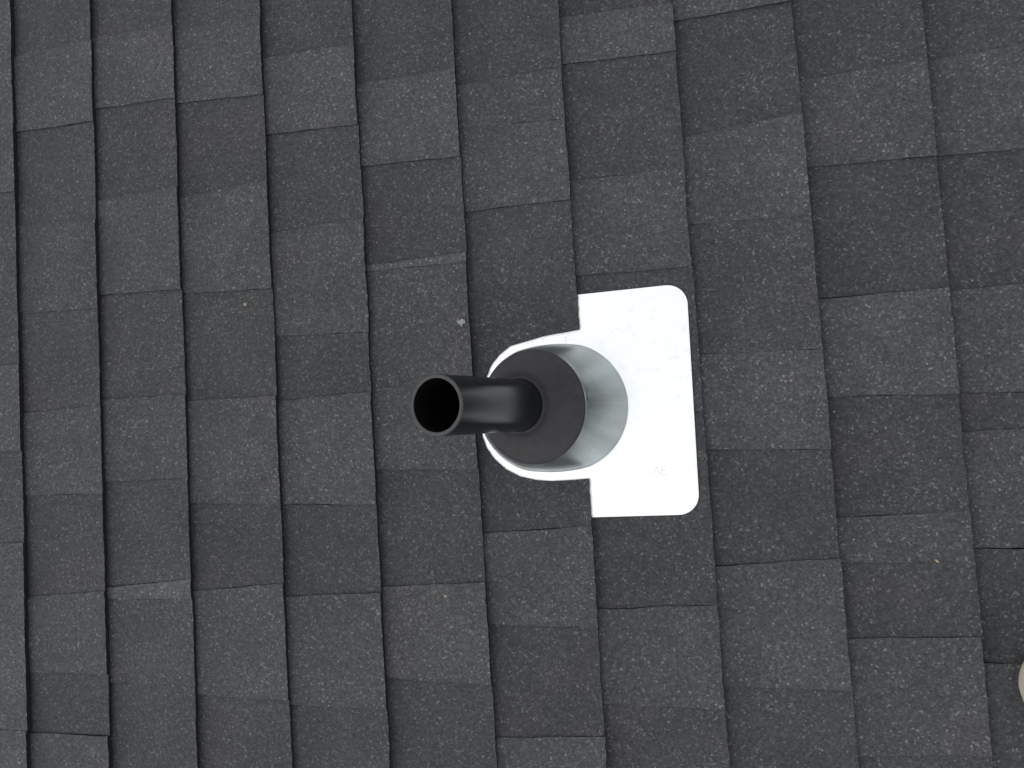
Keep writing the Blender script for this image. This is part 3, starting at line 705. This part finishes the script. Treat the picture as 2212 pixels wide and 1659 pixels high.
('D',12,[(1.5730,-0.7841),(1.7160,-0.7874),(1.7160,-0.9873),(1.5730,-0.9827)],''),
('L',12,[(1.5730,-0.6749),(1.7160,-0.6775),(1.7160,-0.7874),(1.5730,-0.7841)],''),
('D',12,[(1.5730,-0.4816),(1.7160,-0.4769),(1.7160,-0.6775),(1.5730,-0.6749)],''),
('L',12,[(1.5730,-0.2925),(1.7160,-0.2905),(1.7160,-0.4769),(1.5730,-0.4816)],''),
('D',12,[(1.5730,-0.1811),(1.7160,-0.1817),(1.7160,-0.2905),(1.5730,-0.2925)],''),
('L',12,[(1.5730,-0.0355),(1.7160,-0.0257),(1.7160,-0.1817),(1.5730,-0.1811)],''),
('D',12,[(1.5730,0.0811),(1.7160,0.0790),(1.7160,-0.0257),(1.5730,-0.0355)],''),
('L',12,[(1.5730,0.2654),(1.7160,0.2612),(1.7160,0.0790),(1.5730,0.0811)],''),
('D',12,[(1.5730,0.4626),(1.7160,0.4613),(1.7160,0.2612),(1.5730,0.2654)],''),
('L',12,[(1.5730,0.6193),(1.7160,0.6239),(1.7160,0.4613),(1.5730,0.4626)],''),
('D',12,[(1.5730,0.8100),(1.7160,0.8052),(1.7160,0.6239),(1.5730,0.6193)],''),
('L',12,[(1.5730,0.9947),(1.7160,0.9915),(1.7160,0.8052),(1.5730,0.8100)],''),
('D',12,[(1.5730,1.1665),(1.7160,1.1609),(1.7160,0.9915),(1.5730,0.9947)],''),
('L',12,[(1.5730,1.3432),(1.7160,1.3401),(1.7160,1.1609),(1.5730,1.1665)],''),
('D',13,[(1.7160,-1.2294),(1.8590,-1.2348),(1.8590,-1.3500),(1.7160,-1.3500)],''),
('L',13,[(1.7160,-1.0969),(1.8590,-1.0977),(1.8590,-1.2348),(1.7160,-1.2294)],''),
('D',13,[(1.7160,-0.8987),(1.8590,-0.8949),(1.8590,-1.0977),(1.7160,-1.0969)],''),
('L',13,[(1.7160,-0.7622),(1.8590,-0.7524),(1.8590,-0.8949),(1.7160,-0.8987)],''),
('D',13,[(1.7160,-0.6450),(1.8590,-0.6476),(1.8590,-0.7524),(1.7160,-0.7622)],''),
('L',13,[(1.7160,-0.4494),(1.8590,-0.4402),(1.8590,-0.6476),(1.7160,-0.6450)],''),
('D',13,[(1.7160,-0.2810),(1.8590,-0.2714),(1.8590,-0.4402),(1.7160,-0.4494)],''),
('L',13,[(1.7160,-0.1753),(1.8590,-0.1668),(1.8590,-0.2714),(1.7160,-0.2810)],''),
('D',13,[(1.7160,-0.0048),(1.8590,-0.0001),(1.8590,-0.1668),(1.7160,-0.1753)],''),
('L',13,[(1.7160,0.1795),(1.8590,0.1751),(1.8590,-0.0001),(1.7160,-0.0048)],''),
('D',13,[(1.7160,0.2994),(1.8590,0.2956),(1.8590,0.1751),(1.7160,0.1795)],''),
('L',13,[(1.7160,0.4473),(1.8590,0.4501),(1.8590,0.2956),(1.7160,0.2994)],''),
('D',13,[(1.7160,0.6014),(1.8590,0.6012),(1.8590,0.4501),(1.7160,0.4473)],''),
('L',13,[(1.7160,0.7757),(1.8590,0.7832),(1.8590,0.6012),(1.7160,0.6014)],''),
('D',13,[(1.7160,0.9516),(1.8590,0.9462),(1.8590,0.7832),(1.7160,0.7757)],''),
('L',13,[(1.7160,1.0669),(1.8590,1.0644),(1.8590,0.9462),(1.7160,0.9516)],''),
('D',13,[(1.7160,1.1907),(1.8590,1.1939),(1.8590,1.0644),(1.7160,1.0669)],''),
('L',13,[(1.7160,1.3102),(1.8590,1.3142),(1.8590,1.1939),(1.7160,1.1907)],''),
('D',14,[(1.8590,-1.2156),(2.0020,-1.2158),(2.0020,-1.3500),(1.8590,-1.3500)],''),
('L',14,[(1.8590,-1.0448),(2.0020,-1.0357),(2.0020,-1.2158),(1.8590,-1.2156)],''),
('D',14,[(1.8590,-0.9257),(2.0020,-0.9261),(2.0020,-1.0357),(1.8590,-1.0448)],''),
('L',14,[(1.8590,-0.7276),(2.0020,-0.7302),(2.0020,-0.9261),(1.8590,-0.9257)],''),
('D',14,[(1.8590,-0.6249),(2.0020,-0.6278),(2.0020,-0.7302),(1.8590,-0.7276)],''),
('L',14,[(1.8590,-0.4423),(2.0020,-0.4366),(2.0020,-0.6278),(1.8590,-0.6249)],''),
('D',14,[(1.8590,-0.2485),(2.0020,-0.2465),(2.0020,-0.4366),(1.8590,-0.4423)],''),
('L',14,[(1.8590,-0.1443),(2.0020,-0.1454),(2.0020,-0.2465),(1.8590,-0.2485)],''),
('D',14,[(1.8590,0.0276),(2.0020,0.0279),(2.0020,-0.1454),(1.8590,-0.1443)],''),
('L',14,[(1.8590,0.1415),(2.0020,0.1415),(2.0020,0.0279),(1.8590,0.0276)],''),
('D',14,[(1.8590,0.2879),(2.0020,0.2876),(2.0020,0.1415),(1.8590,0.1415)],''),
('L',14,[(1.8590,0.4325),(2.0020,0.4287),(2.0020,0.2876),(1.8590,0.2879)],''),
('D',14,[(1.8590,0.5355),(2.0020,0.5421),(2.0020,0.4287),(1.8590,0.4325)],''),
('L',14,[(1.8590,0.7087),(2.0020,0.7094),(2.0020,0.5421),(1.8590,0.5355)],''),
('D',14,[(1.8590,0.8202),(2.0020,0.8190),(2.0020,0.7094),(1.8590,0.7087)],''),
('L',14,[(1.8590,0.9761),(2.0020,0.9844),(2.0020,0.8190),(1.8590,0.8202)],''),
('D',14,[(1.8590,1.1242),(2.0020,1.1338),(2.0020,0.9844),(1.8590,0.9761)],''),
('L',14,[(1.8590,1.2769),(2.0020,1.2738),(2.0020,1.1338),(1.8590,1.1242)],''),
('D',14,[(1.8590,1.4384),(2.0020,1.4420),(2.0020,1.2738),(1.8590,1.2769)],''),
('D',15,[(2.0020,-1.1901),(2.1450,-1.1845),(2.1450,-1.3500),(2.0020,-1.3500)],''),
('L',15,[(2.0020,-1.0878),(2.1450,-1.0868),(2.1450,-1.1845),(2.0020,-1.1901)],''),
('D',15,[(2.0020,-0.9078),(2.1450,-0.9115),(2.1450,-1.0868),(2.0020,-1.0878)],''),
('L',15,[(2.0020,-0.8035),(2.1450,-0.8066),(2.1450,-0.9115),(2.0020,-0.9078)],''),
('D',15,[(2.0020,-0.6749),(2.1450,-0.6740),(2.1450,-0.8066),(2.0020,-0.8035)],''),
('L',15,[(2.0020,-0.5435),(2.1450,-0.5393),(2.1450,-0.6740),(2.0020,-0.6749)],''),
('D',15,[(2.0020,-0.4265),(2.1450,-0.4270),(2.1450,-0.5393),(2.0020,-0.5435)],''),
('L',15,[(2.0020,-0.2589),(2.1450,-0.2562),(2.1450,-0.4270),(2.0020,-0.4265)],''),
('D',15,[(2.0020,-0.0630),(2.1450,-0.0541),(2.1450,-0.2562),(2.0020,-0.2589)],''),
('L',15,[(2.0020,0.0628),(2.1450,0.0621),(2.1450,-0.0541),(2.0020,-0.0630)],''),
('D',15,[(2.0020,0.2165),(2.1450,0.2192),(2.1450,0.0621),(2.0020,0.0628)],''),
('L',15,[(2.0020,0.3531),(2.1450,0.3609),(2.1450,0.2192),(2.0020,0.2165)],''),
('D',15,[(2.0020,0.4728),(2.1450,0.4743),(2.1450,0.3609),(2.0020,0.3531)],''),
('L',15,[(2.0020,0.5847),(2.1450,0.5929),(2.1450,0.4743),(2.0020,0.4728)],''),
('D',15,[(2.0020,0.7443),(2.1450,0.7541),(2.1450,0.5929),(2.0020,0.5847)],''),
('L',15,[(2.0020,0.8586),(2.1450,0.8640),(2.1450,0.7541),(2.0020,0.7443)],''),
('D',15,[(2.0020,1.0183),(2.1450,1.0131),(2.1450,0.8640),(2.0020,0.8586)],''),
('L',15,[(2.0020,1.2003),(2.1450,1.2083),(2.1450,1.0131),(2.0020,1.0183)],''),
('D',15,[(2.0020,1.3084),(2.1450,1.3174),(2.1450,1.2083),(2.0020,1.2003)],''),
('D',16,[(2.1450,-1.1715),(2.2880,-1.1678),(2.2880,-1.3500),(2.1450,-1.3500)],''),
('L',16,[(2.1450,-1.0171),(2.2880,-1.0189),(2.2880,-1.1678),(2.1450,-1.1715)],''),
('D',16,[(2.1450,-0.9114),(2.2880,-0.9098),(2.2880,-1.0189),(2.1450,-1.0171)],''),
('L',16,[(2.1450,-0.7248),(2.2880,-0.7275),(2.2880,-0.9098),(2.1450,-0.9114)],''),
('D',16,[(2.1450,-0.5776),(2.2880,-0.5790),(2.2880,-0.7275),(2.1450,-0.7248)],''),
('L',16,[(2.1450,-0.4085),(2.2880,-0.3991),(2.2880,-0.5790),(2.1450,-0.5776)],''),
('D',16,[(2.1450,-0.2197),(2.2880,-0.2210),(2.2880,-0.3991),(2.1450,-0.4085)],''),
('L',16,[(2.1450,-0.0780),(2.2880,-0.0839),(2.2880,-0.2210),(2.1450,-0.2197)],''),
('D',16,[(2.1450,0.0750),(2.2880,0.0826),(2.2880,-0.0839),(2.1450,-0.0780)],''),
('L',16,[(2.1450,0.2595),(2.2880,0.2546),(2.2880,0.0826),(2.1450,0.0750)],''),
('D',16,[(2.1450,0.4028),(2.2880,0.3981),(2.2880,0.2546),(2.1450,0.2595)],''),
('L',16,[(2.1450,0.5452),(2.2880,0.5539),(2.2880,0.3981),(2.1450,0.4028)],''),
('D',16,[(2.1450,0.6736),(2.2880,0.6811),(2.2880,0.5539),(2.1450,0.5452)],''),
('L',16,[(2.1450,0.8691),(2.2880,0.8762),(2.2880,0.6811),(2.1450,0.6736)],''),
('D',16,[(2.1450,0.9893),(2.2880,0.9980),(2.2880,0.8762),(2.1450,0.8691)],''),
('L',16,[(2.1450,1.1816),(2.2880,1.1916),(2.2880,0.9980),(2.1450,0.9893)],''),
('D',16,[(2.1450,1.2827),(2.2880,1.2767),(2.2880,1.1916),(2.1450,1.1816)],''),
('L',16,[(2.1450,1.4118),(2.2880,1.4141),(2.2880,1.2767),(2.1450,1.2827)],''),
('D',17,[(2.2880,-1.2076),(2.4310,-1.2121),(2.4310,-1.3500),(2.2880,-1.3500)],''),
('L',17,[(2.2880,-1.0435),(2.4310,-1.0389),(2.4310,-1.2121),(2.2880,-1.2076)],''),
('D',17,[(2.2880,-0.8805),(2.4310,-0.8783),(2.4310,-1.0389),(2.2880,-1.0435)],''),
('L',17,[(2.2880,-0.7256),(2.4310,-0.7205),(2.4310,-0.8783),(2.2880,-0.8805)],''),
('D',17,[(2.2880,-0.6191),(2.4310,-0.6182),(2.4310,-0.7205),(2.2880,-0.7256)],''),
('L',17,[(2.2880,-0.5056),(2.4310,-0.5099),(2.4310,-0.6182),(2.2880,-0.6191)],''),
('D',17,[(2.2880,-0.3294),(2.4310,-0.3302),(2.4310,-0.5099),(2.2880,-0.5056)],''),
('L',17,[(2.2880,-0.1954),(2.4310,-0.1970),(2.4310,-0.3302),(2.2880,-0.3294)],''),
('D',17,[(2.2880,-0.0367),(2.4310,-0.0408),(2.4310,-0.1970),(2.2880,-0.1954)],''),
('L',17,[(2.2880,0.1274),(2.4310,0.1225),(2.4310,-0.0408),(2.2880,-0.0367)],''),
('D',17,[(2.2880,0.3229),(2.4310,0.3194),(2.4310,0.1225),(2.2880,0.1274)],''),
('L',17,[(2.2880,0.4997),(2.4310,0.5024),(2.4310,0.3194),(2.2880,0.3229)],''),
('D',17,[(2.2880,0.6422),(2.4310,0.6410),(2.4310,0.5024),(2.2880,0.4997)],''),
('L',17,[(2.2880,0.7781),(2.4310,0.7842),(2.4310,0.6410),(2.2880,0.6422)],''),
('D',17,[(2.2880,0.9306),(2.4310,0.9332),(2.4310,0.7842),(2.2880,0.7781)],''),
('L',17,[(2.2880,1.0553),(2.4310,1.0593),(2.4310,0.9332),(2.2880,0.9306)],''),
('D',17,[(2.2880,1.1724),(2.4310,1.1741),(2.4310,1.0593),(2.2880,1.0553)],''),
('L',17,[(2.2880,1.3375),(2.4310,1.3402),(2.4310,1.1741),(2.2880,1.1724)],''),
]

for level, k, poly, flag in TABS:
    bm = bmesh.new()
    tl = bm.faces.layers.float.new('tone')
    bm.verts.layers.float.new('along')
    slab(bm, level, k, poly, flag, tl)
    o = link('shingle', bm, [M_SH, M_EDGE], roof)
    if flag:
        o['label'] = 'dark shingle trimmed in a curve around the vent cone'
bm = bmesh.new()
tl = bm.faces.layers.float.new('tone')
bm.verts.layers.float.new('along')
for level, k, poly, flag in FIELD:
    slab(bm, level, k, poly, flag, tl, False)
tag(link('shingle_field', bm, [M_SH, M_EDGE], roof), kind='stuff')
bm = bmesh.new()
box(bm, U_EAVE - .02, U_EAVE, -1.42, 1.42, -.07, -.006)
link('drip_edge', bm, M_PLATE, roof)

# ------------------------------------------------------------------ flashing: plate, cone and rubber collar
PU, PV = .831, .0245
def plate_z(u):                                 # the sheet lies on the course below it
    return Z0 + .0008 + RISE * (u - 6 * E) / E + .0009

flash = bpy.data.objects.new('pipe_flashing', None)
COL.objects.link(flash)
flash.matrix_world = at(PU, PV, 0)
tag(flash, 'galvanised pipe flashing with rounded white plate and black rubber collar', 'flashing')
L0 = Vector((PU, PV, 0))

def plate_outline():
    ua, va, ub, vb = .70, .1672, .9925, -.1155
    r = .025
    out = [(ua, vb), ]
    def arc(cx, cy, a0, a1):
        return [(cx + r * math.cos(a0 + (a1 - a0) * i / 10), cy + r * math.sin(a0 + (a1 - a0) * i / 10)) for i in range(11)]
    out += arc(ub - r - .002, vb + r, -math.pi / 2, 0)
    out += arc(ub - r + .0015, va - r, 0, math.pi / 2)
    out.append((ua, va))
    return out

bm = bmesh.new()
ol = plate_outline()
top = [bm.verts.new((u - L0.x, v - L0.y, plate_z(u) + .0007)) for u, v in ol]
bot = [bm.verts.new((u - L0.x, v - L0.y, plate_z(u))) for u, v in ol]
# hemmed rim: a narrow rolled strip just inside the edge
cen = Vector((.85 - L0.x, .026 - L0.y))
inn = []
for v_ in top:
    d = Vector((v_.co.x, v_.co.y)) - cen
    q = cen + d * (1 - .0026 / max(d.length, .01))
    inn.append(bm.verts.new((q.x, q.y, plate_z(q.x + L0.x) + .0012)))
n = len(top)
bm.faces.new(inn)
for i in range(n):
    j = (i + 1) % n
    bm.faces.new((top[i], top[j], inn[j], inn[i]))
    bm.faces.new((bot[i], bot[j], top[j], top[i]))
link('plate', bm, M_PLATE, flash)

# shallow worn stamp pressed into the sheet
bm = bmesh.new()
for x0, y0, x1, y1 in ((-.009, -.004, -.002, .005), (-.002, .005, .001, -.004), (.003, -.004, .004, .005), (.004, .005, .010, .005), (.004, .0005, .009, .0005), (.003, -.004, .010, -.004)):
    a, b_ = Vector((x0, y0)), Vector((x1, y1))
    d = (b_ - a).normalized().orthogonal() * .0004
    vs = []
    for z in (-.0002, .00012):
        for q in (a - d, b_ - d, b_ + d, a + d):
            u, v = .945 + q.x * .9, -.0615 + q.y
            vs.append(bm.verts.new((u - L0.x, v - L0.y, plate_z(u) + .0012 + z)))
    bm.faces.new(vs[4:])
    for i in range(4):
        j = (i + 1) % 4
        bm.faces.new((vs[i], vs[j], vs[4 + j], vs[4 + i]))
link('stamp_mark', bm, M_STAMP, flash)

RB = .0805
AX = Vector((.8035, .0262, .0634))               # centre of the collar's outer edge
R_TOP = .0685
UPV = Vector((-math.sin(PITCH), 0, math.cos(PITCH)))
H1 = Vector((math.cos(PITCH), 0, math.sin(PITCH)))    # horizontal, pointing down the slope
H2 = Vector((0, 1, 0))
NS = 144
def base_pt(a, grow):
    c, s = math.cos(a), math.sin(a)
    cu = PU if c > 0 else .803
    b_ = min(1, abs(c) * 3)
    cu = .817 + (.014 if c > 0 else -.014) * b_
    r = RB + grow + (.0030 * (-c) ** 1.3 * min(1, max(0, -s * 3)) if c < 0 else 0)
    u, v = cu + r * c, .0249 + r * s
    return Vector((u, v, plate_z(u) + .0012))
def top_pt(a, r, h):
    return AX + H1 * (r * math.cos(a)) + H2 * (r * math.sin(a)) + UPV * h

rings = []
for g, h in ((.0016, .0001), (.0008, .0003), (.0002, .0008), (0, .003)):
    rings.append([base_pt(2 * math.pi * i / NS, g) + Vector((0, 0, h)) for i in range(NS)])
for t in (.15, .3, .45, .6, .75, .88, 1.0):
    ring = []
    for i in range(NS):
        a = 2 * math.pi * i / NS
        p0 = base_pt(a, 0) + Vector((0, 0, .003))
        p1 = top_pt(a, R_TOP, -.002)
        q = p0.lerp(p1, t)
        bul = math.sin(math.pi * t) * .0015
        # rolled sheet: faint flats along the wall and the lap of its seam facing down the slope
        da = (a - .05 + math.pi) % (2 * math.pi) - math.pi
        bul += .00035 * math.exp(-max(0, da) / .5) * (1 if da > 0 else 0) + .0008 * t * math.cos(2 * a + .5) + .0005 * t * math.sin(5 * a + 1)
        q += (H1 * math.cos(a) + H2 * math.sin(a)) * bul
        ring.append(q)
    rings.append(ring)
for r, h in ((R_TOP - .0006, .0006), (R_TOP - .003, .001)):
    rings.append([top_pt(2 * math.pi * i / NS, r, h) for i in range(NS)])
bm = bmesh.new()
vr = [[bm.verts.new(q - L0) for q in r] for r in rings]
for a_, b_ in zip(vr, vr[1:]):
    for i in range(NS):
        j = (i + 1) % NS
        bm.faces.new((a_[i], a_[j], b_[j], b_[i]))
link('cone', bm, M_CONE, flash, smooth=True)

bm = bmesh.new()                                # lap seam of the rolled sheet, facing down the slope
sr = []
for t in (0, .2, .4, .6, .8, .985):
    row = []
    for a, pr in ((.035, -.0006), (.036, .0007), (.075, .0008), (.12, .0005), (.17, .0001), (.19, -.0006)):
        q = (base_pt(a, 0) + Vector((0, 0, .003))).lerp(top_pt(a, R_TOP, -.002), t)
        bl = math.sin(math.pi * t) * .0015 + .0008 * t * math.cos(2 * a + .5) + .0005 * t * math.sin(5 * a + 1) + .00035 * math.exp(-max(0, a - .05) / .5) * (a > .05)
        row.append(bm.verts.new(q + (H1 * math.cos(a) + H2 * math.sin(a)) * (bl + pr) - L0))
    sr.append(row)
for a_, b_ in zip(sr, sr[1:]):
    for i in range(5):
        bm.faces.new((a_[i], a_[i + 1], b_[i + 1], b_[i]))
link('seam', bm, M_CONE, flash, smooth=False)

PB = Vector((.7902, .0286, .0847))               # where the pipe leaves the collar
PT = PB + UPV * .1738
R_PIPE = .0307
def pipe_at(h):                                  # axis point h above PB
    return PB + UPV * h
prof = [(R_TOP - .001, -.004, 0), (R_TOP + .0004, -.001, 0), (R_TOP + .0004, .0012, 0), (R_TOP - .0006, .0022, 0),
        (.063, .0032, .05), (.056, .0046, .15), (.048, .0072, .4), (.0425, .0098, .75), (.0395, .0122, .95), (.0372, .0150, 1),
        (.0356, .0180, 1), (.0345, .0207, 1), (.0335, .0218, 1), (.0320, .0222, 1), (R_PIPE - .0004, .0208, 1)]
dA = pipe_at(-((PB - AX).dot(UPV)))              # pipe axis at the collar's level
bm = bmesh.new()
vr = []
for r, h, w in prof:
    c = AX.lerp(dA, w)
    vr.append([bm.verts.new(c + H1 * (r * math.cos(2 * math.pi * i / NS)) + H2 * (r * math.sin(2 * math.pi * i / NS)) + UPV * h - L0) for i in range(NS)])
for a_, b_ in zip(vr, vr[1:]):
    for i in range(NS):
        j = (i + 1) % NS
        bm.faces.new((a_[i], a_[j], b_[j], b_[i]))
link('rubber_collar', bm, M_RUBBER, flash, smooth=True)

# ------------------------------------------------------------------ vent pipe
pipe = bpy.data.objects.new('vent_pipe', None)
COL.objects.link(pipe)
pipe.matrix_world = plumb(*PB)
tag(pipe, 'black plastic vent pipe with open end rising through the flashing', 'pipe')
LP = (PT - PB).length
def lathe(name, prof, mat, parent, ns=64):
    bm = bmesh.new()
    vr = [[bm.verts.new((r * math.cos(2 * math.pi * i / ns), r * math.sin(2 * math.pi * i / ns), z)) for i in range(ns)] for r, z in prof]
    for a_, b_ in zip(vr, vr[1:]):
        for i in range(ns):
            j = (i + 1) % ns
            bm.faces.new((a_[i], a_[j], b_[j], b_[i]))
    return link(name, bm, mat, parent, smooth=True)
lathe('pipe_wall', [(R_PIPE, -.30), (R_PIPE, -.05), (R_PIPE, .06), (R_PIPE, LP - .0012)], M_PIPE, pipe)
RI = .0267
lathe('rim', [(R_PIPE, LP - .0012), (R_PIPE - .0005, LP - .0003), (R_PIPE - .0012, LP), (RI + .0006, LP), (RI, LP - .0006)], M_RIM, pipe)
lathe('bore', [(RI, LP - .0006), (RI, -.30), (.001, -.30)], M_BORE, pipe)

# ------------------------------------------------------------------ small debris
def stone(name, u, v, n, size, mat, label, cat, seed, flat=.5, group=None):
    bm = bmesh.new()
    bmesh.ops.create_icosphere(bm, subdivisions=2, radius=1)
    for q in bm.verts:
        d = 1 + .45 * noise.noise(q.co * 1.3 + Vector((seed, 0, 0)))
        q.co = Vector((q.co.x * size[0], q.co.y * size[1], q.co.z * size[0] * flat)) * d
    o = link(name, bm, mat, mw=at(u, v, n + size[0] * flat * .7) @ Matrix.Rotation(seed * 1.7, 4, 'Z'))
    return tag(o, label, cat, group)
# a torn flake, caught on the butt of a course
bm = bmesh.new()
ol = [(-.0052, .0030), (-.0022, .0024), (.0008, .0042), (.0030, .0036), (.0050, .0012), (.0040, -.0012), (.0016, -.0016), (.0002, -.0052), (-.0016, -.0024), (-.0044, -.0004)]
ol = [(x * 1.15, y * 1.15) for x, y in ol]
tp = [bm.verts.new((x, y, .0016 + .0012 * noise.noise(Vector((x * 300, y * 300, 2))))) for x, y in ol]
bt = [bm.verts.new((x, y, .0)) for x, y in ol]
bm.faces.new(list(reversed(tp)))
for i in range(len(ol)):
    j = (i + 1) % len(ol)
    bm.faces.new((tp[i], tp[j], bt[j], bt[i]))
tag(link('flake', bm, M_CHIP, mw=at(.7035, .1445, .0030)), 'pale torn flake lying on a shingle near the plate', 'flake')
stone('pebble', 0.3867, 0.1992, .0005, (0.0026, 0.0019), M_TAN, 'round tan pebble lying alone on a dark tab, upslope of the pipe', 'pebble', 1, .6, 'loose grit on the shingles')
stone('pebble', 0.6607, -0.2102, .0005, (0.0023, 0.0017), M_TAN, 'orange-tan pebble lying just under a crisp shingle joint', 'pebble', 2, .6, 'loose grit on the shingles')
stone('pebble', 0.4106, -0.0708, .0005, (0.0019, 0.0014), M_CHIP, 'tiny pale sliver of grit beside a thin joint between two tabs', 'pebble', 3, .6, 'loose grit on the shingles')
stone('pebble', 0.1381, -0.2090, .0005, (0.0024, 0.0018), M_CHIP, 'pale grit grain lodged at a shadowed course edge', 'pebble', 4, .6, 'loose grit on the shingles')
stone('pebble', 1.2476, -0.1772, .0005, (0.0022, 0.0016), M_TAN, 'yellowish grit grain caught in a joint downslope of the plate', 'pebble', 5, .6, 'loose grit on the shingles')

# granules shed from the cut shingle onto the plate
bm = bmesh.new()
for i in range(30):
    a = random.choice((random.uniform(1.2, 2.0), random.uniform(1.2, 2.0), random.uniform(4.3, 5.2), random.uniform(3.3, 4.3)))
    r = .0945 + random.uniform(-.006, .006)
    u, v = .815 + r * math.cos(a), .0249 + r * math.sin(a)
    sz = random.uniform(.0003, .0006)
    bmesh.ops.create_icosphere(bm, subdivisions=1, radius=sz, matrix=Matrix.Translation((u, v, plate_z(u) + .0012 + sz * .5)) @ Matrix.Rotation(random.random() * 6, 4, 'Z') @ Matrix.Diagonal((1.3, .8, .7, 1)))
tag(link('grit', bm, M_EDGE, mw=M_ROOF), 'dark granules shed along the cut edge onto the white plate', 'grit', None, 'stuff')

bm = bmesh.new()
for i in range(60):
    u, v = random.uniform(0, 1.36), random.uniform(-.46, .62)
    if .70 < u < 1.0 and -.13 < v < .18:
        continue
    s_ = (u / E) % 1.0
    sz = random.uniform(.0005, .0011)
    bmesh.ops.create_icosphere(bm, subdivisions=1, radius=sz, matrix=Matrix.Translation((u, v, Z0 + .0012 + RISE * s_ + sz * .4)) @ Matrix.Rotation(random.random() * 6, 4, 'Z') @ Matrix.Diagonal((1.5, .8, .7, 1)))
tag(link('loose_grit', bm, M_CHIP, mw=M_ROOF), 'pale loose grit grains scattered over the shingles', 'grit', None, 'stuff')

# ------------------------------------------------------------------ boot
def boot(u, v, n, rz):
    root = bpy.data.objects.new('boot', None)
    COL.objects.link(root)
    root.matrix_world = at(u, v, n) @ Matrix.Rotation(rz, 4, 'Z')
    tag(root, 'tan boot whose rounded toe shows at the frame edge on the shingles', 'boot')
    # local frame: toe tip at the origin pointing to -x, heel at +x
    st = [(0.000, .004, .030, 0), (.0002, .014, .040, 0), (.0009, .0205, .044, 0), (.0025, .0265, .047, 0), (.0055, .0310, .049, 0), (.010, .0345, .051, 0), (.017, .0380, .054, 0), (.028, .0410, .057, 0), (.05, .0445, .064, 0),
          (.085, .049, .072, .002), (.12, .048, .086, .004), (.155, .043, .105, .005), (.19, .039, .128, .005), (.225, .037, .145, .003), (.26, .034, .148, .0), (.282, .024, .146, 0), (.290, .006, .140, 0)]
    bm = bmesh.new()
    vr = []
    for x, w, h, y0 in st:
        ring = []
        for i in range(40):
            a = math.pi * 2 * i / 40
            c, s = math.cos(a), math.sin(a)
            yy = w * math.copysign(abs(c), c) * (1 if s >= 0 else .9)
            zz = .020 + (h - .020) * (s ** .75) if s > 0 else .020 + .012 * s
            ring.append(bm.verts.new((x, y0 + yy, zz)))
        vr.append(ring)
    for a_, b_ in zip(vr, vr[1:]):
        for i in range(40):
            j = (i + 1) % 40
            bm.faces.new((a_[i], a_[j], b_[j], b_[i]))
    bm.faces.new(vr[0]); bm.faces.new(list(reversed(vr[-1])))
    bmesh.ops.recalc_face_normals(bm, faces=bm.faces)
    link('upper', bm, M_BOOT, root, smooth=True)
    bm = bmesh.new()
    side = [(x + .008 if x < .1 else x - .008, max(.002, w - .007)) for x, w, h, y0 in st]
    ol = [(x, st[i][3] + w) for i, (x, w) in enumerate(side)] + [(x, st[i][3] - w) for i, (x, w) in reversed(list(enumerate(side)))]
    lo = [bm.verts.new((x, y, 0)) for x, y in ol]
    hi = [bm.verts.new((x, y, .022)) for x, y in ol]
    bm.faces.new(lo); bm.faces.new(list(reversed(hi)))
    for i in range(len(ol)):
        j = (i + 1) % len(ol)
        bm.faces.new((lo[i], lo[j], hi[j], hi[i]))
    bmesh.ops.recalc_face_normals(bm, faces=bm.faces)
    link('sole', bm, M_SOLE, root)
    # ankle shaft, open at the top
    bm = bmesh.new()
    vr = []
    for z, r, x in ((.10, .046, .232), (.13, .047, .232), (.17, .047, .230), (.195, .050, .230), (.196, .047, .230), (.15, .042, .230)):
        vr.append([bm.verts.new((x + r * 1.25 * math.cos(2 * math.pi * i / 32), r * .9 * math.sin(2 * math.pi * i / 32), z)) for i in range(32)])
    for a_, b_ in zip(vr, vr[1:]):
        for i in range(32):
            j = (i + 1) % 32
            bm.faces.new((a_[i], a_[j], b_[j], b_[i]))
    bm.faces.new(list(reversed(vr[-1])))
    link('shaft', bm, M_BOOT, root, smooth=True)
    for q in range(4):
        x, z = .118 + q * .017, .0865 + q * .0115
        bm = bmesh.new()
        bmesh.ops.create_cone(bm, cap_ends=True, segments=8, radius1=.002, radius2=.002, depth=.052,
                              matrix=Matrix.Translation((x, .004, z + .001)) @ Matrix.Rotation(math.pi / 2, 4, 'X'))
        link('lace', bm, M_LACE, root, smooth=True)
boot(1.3145, -.3125, .004, math.radians(4))
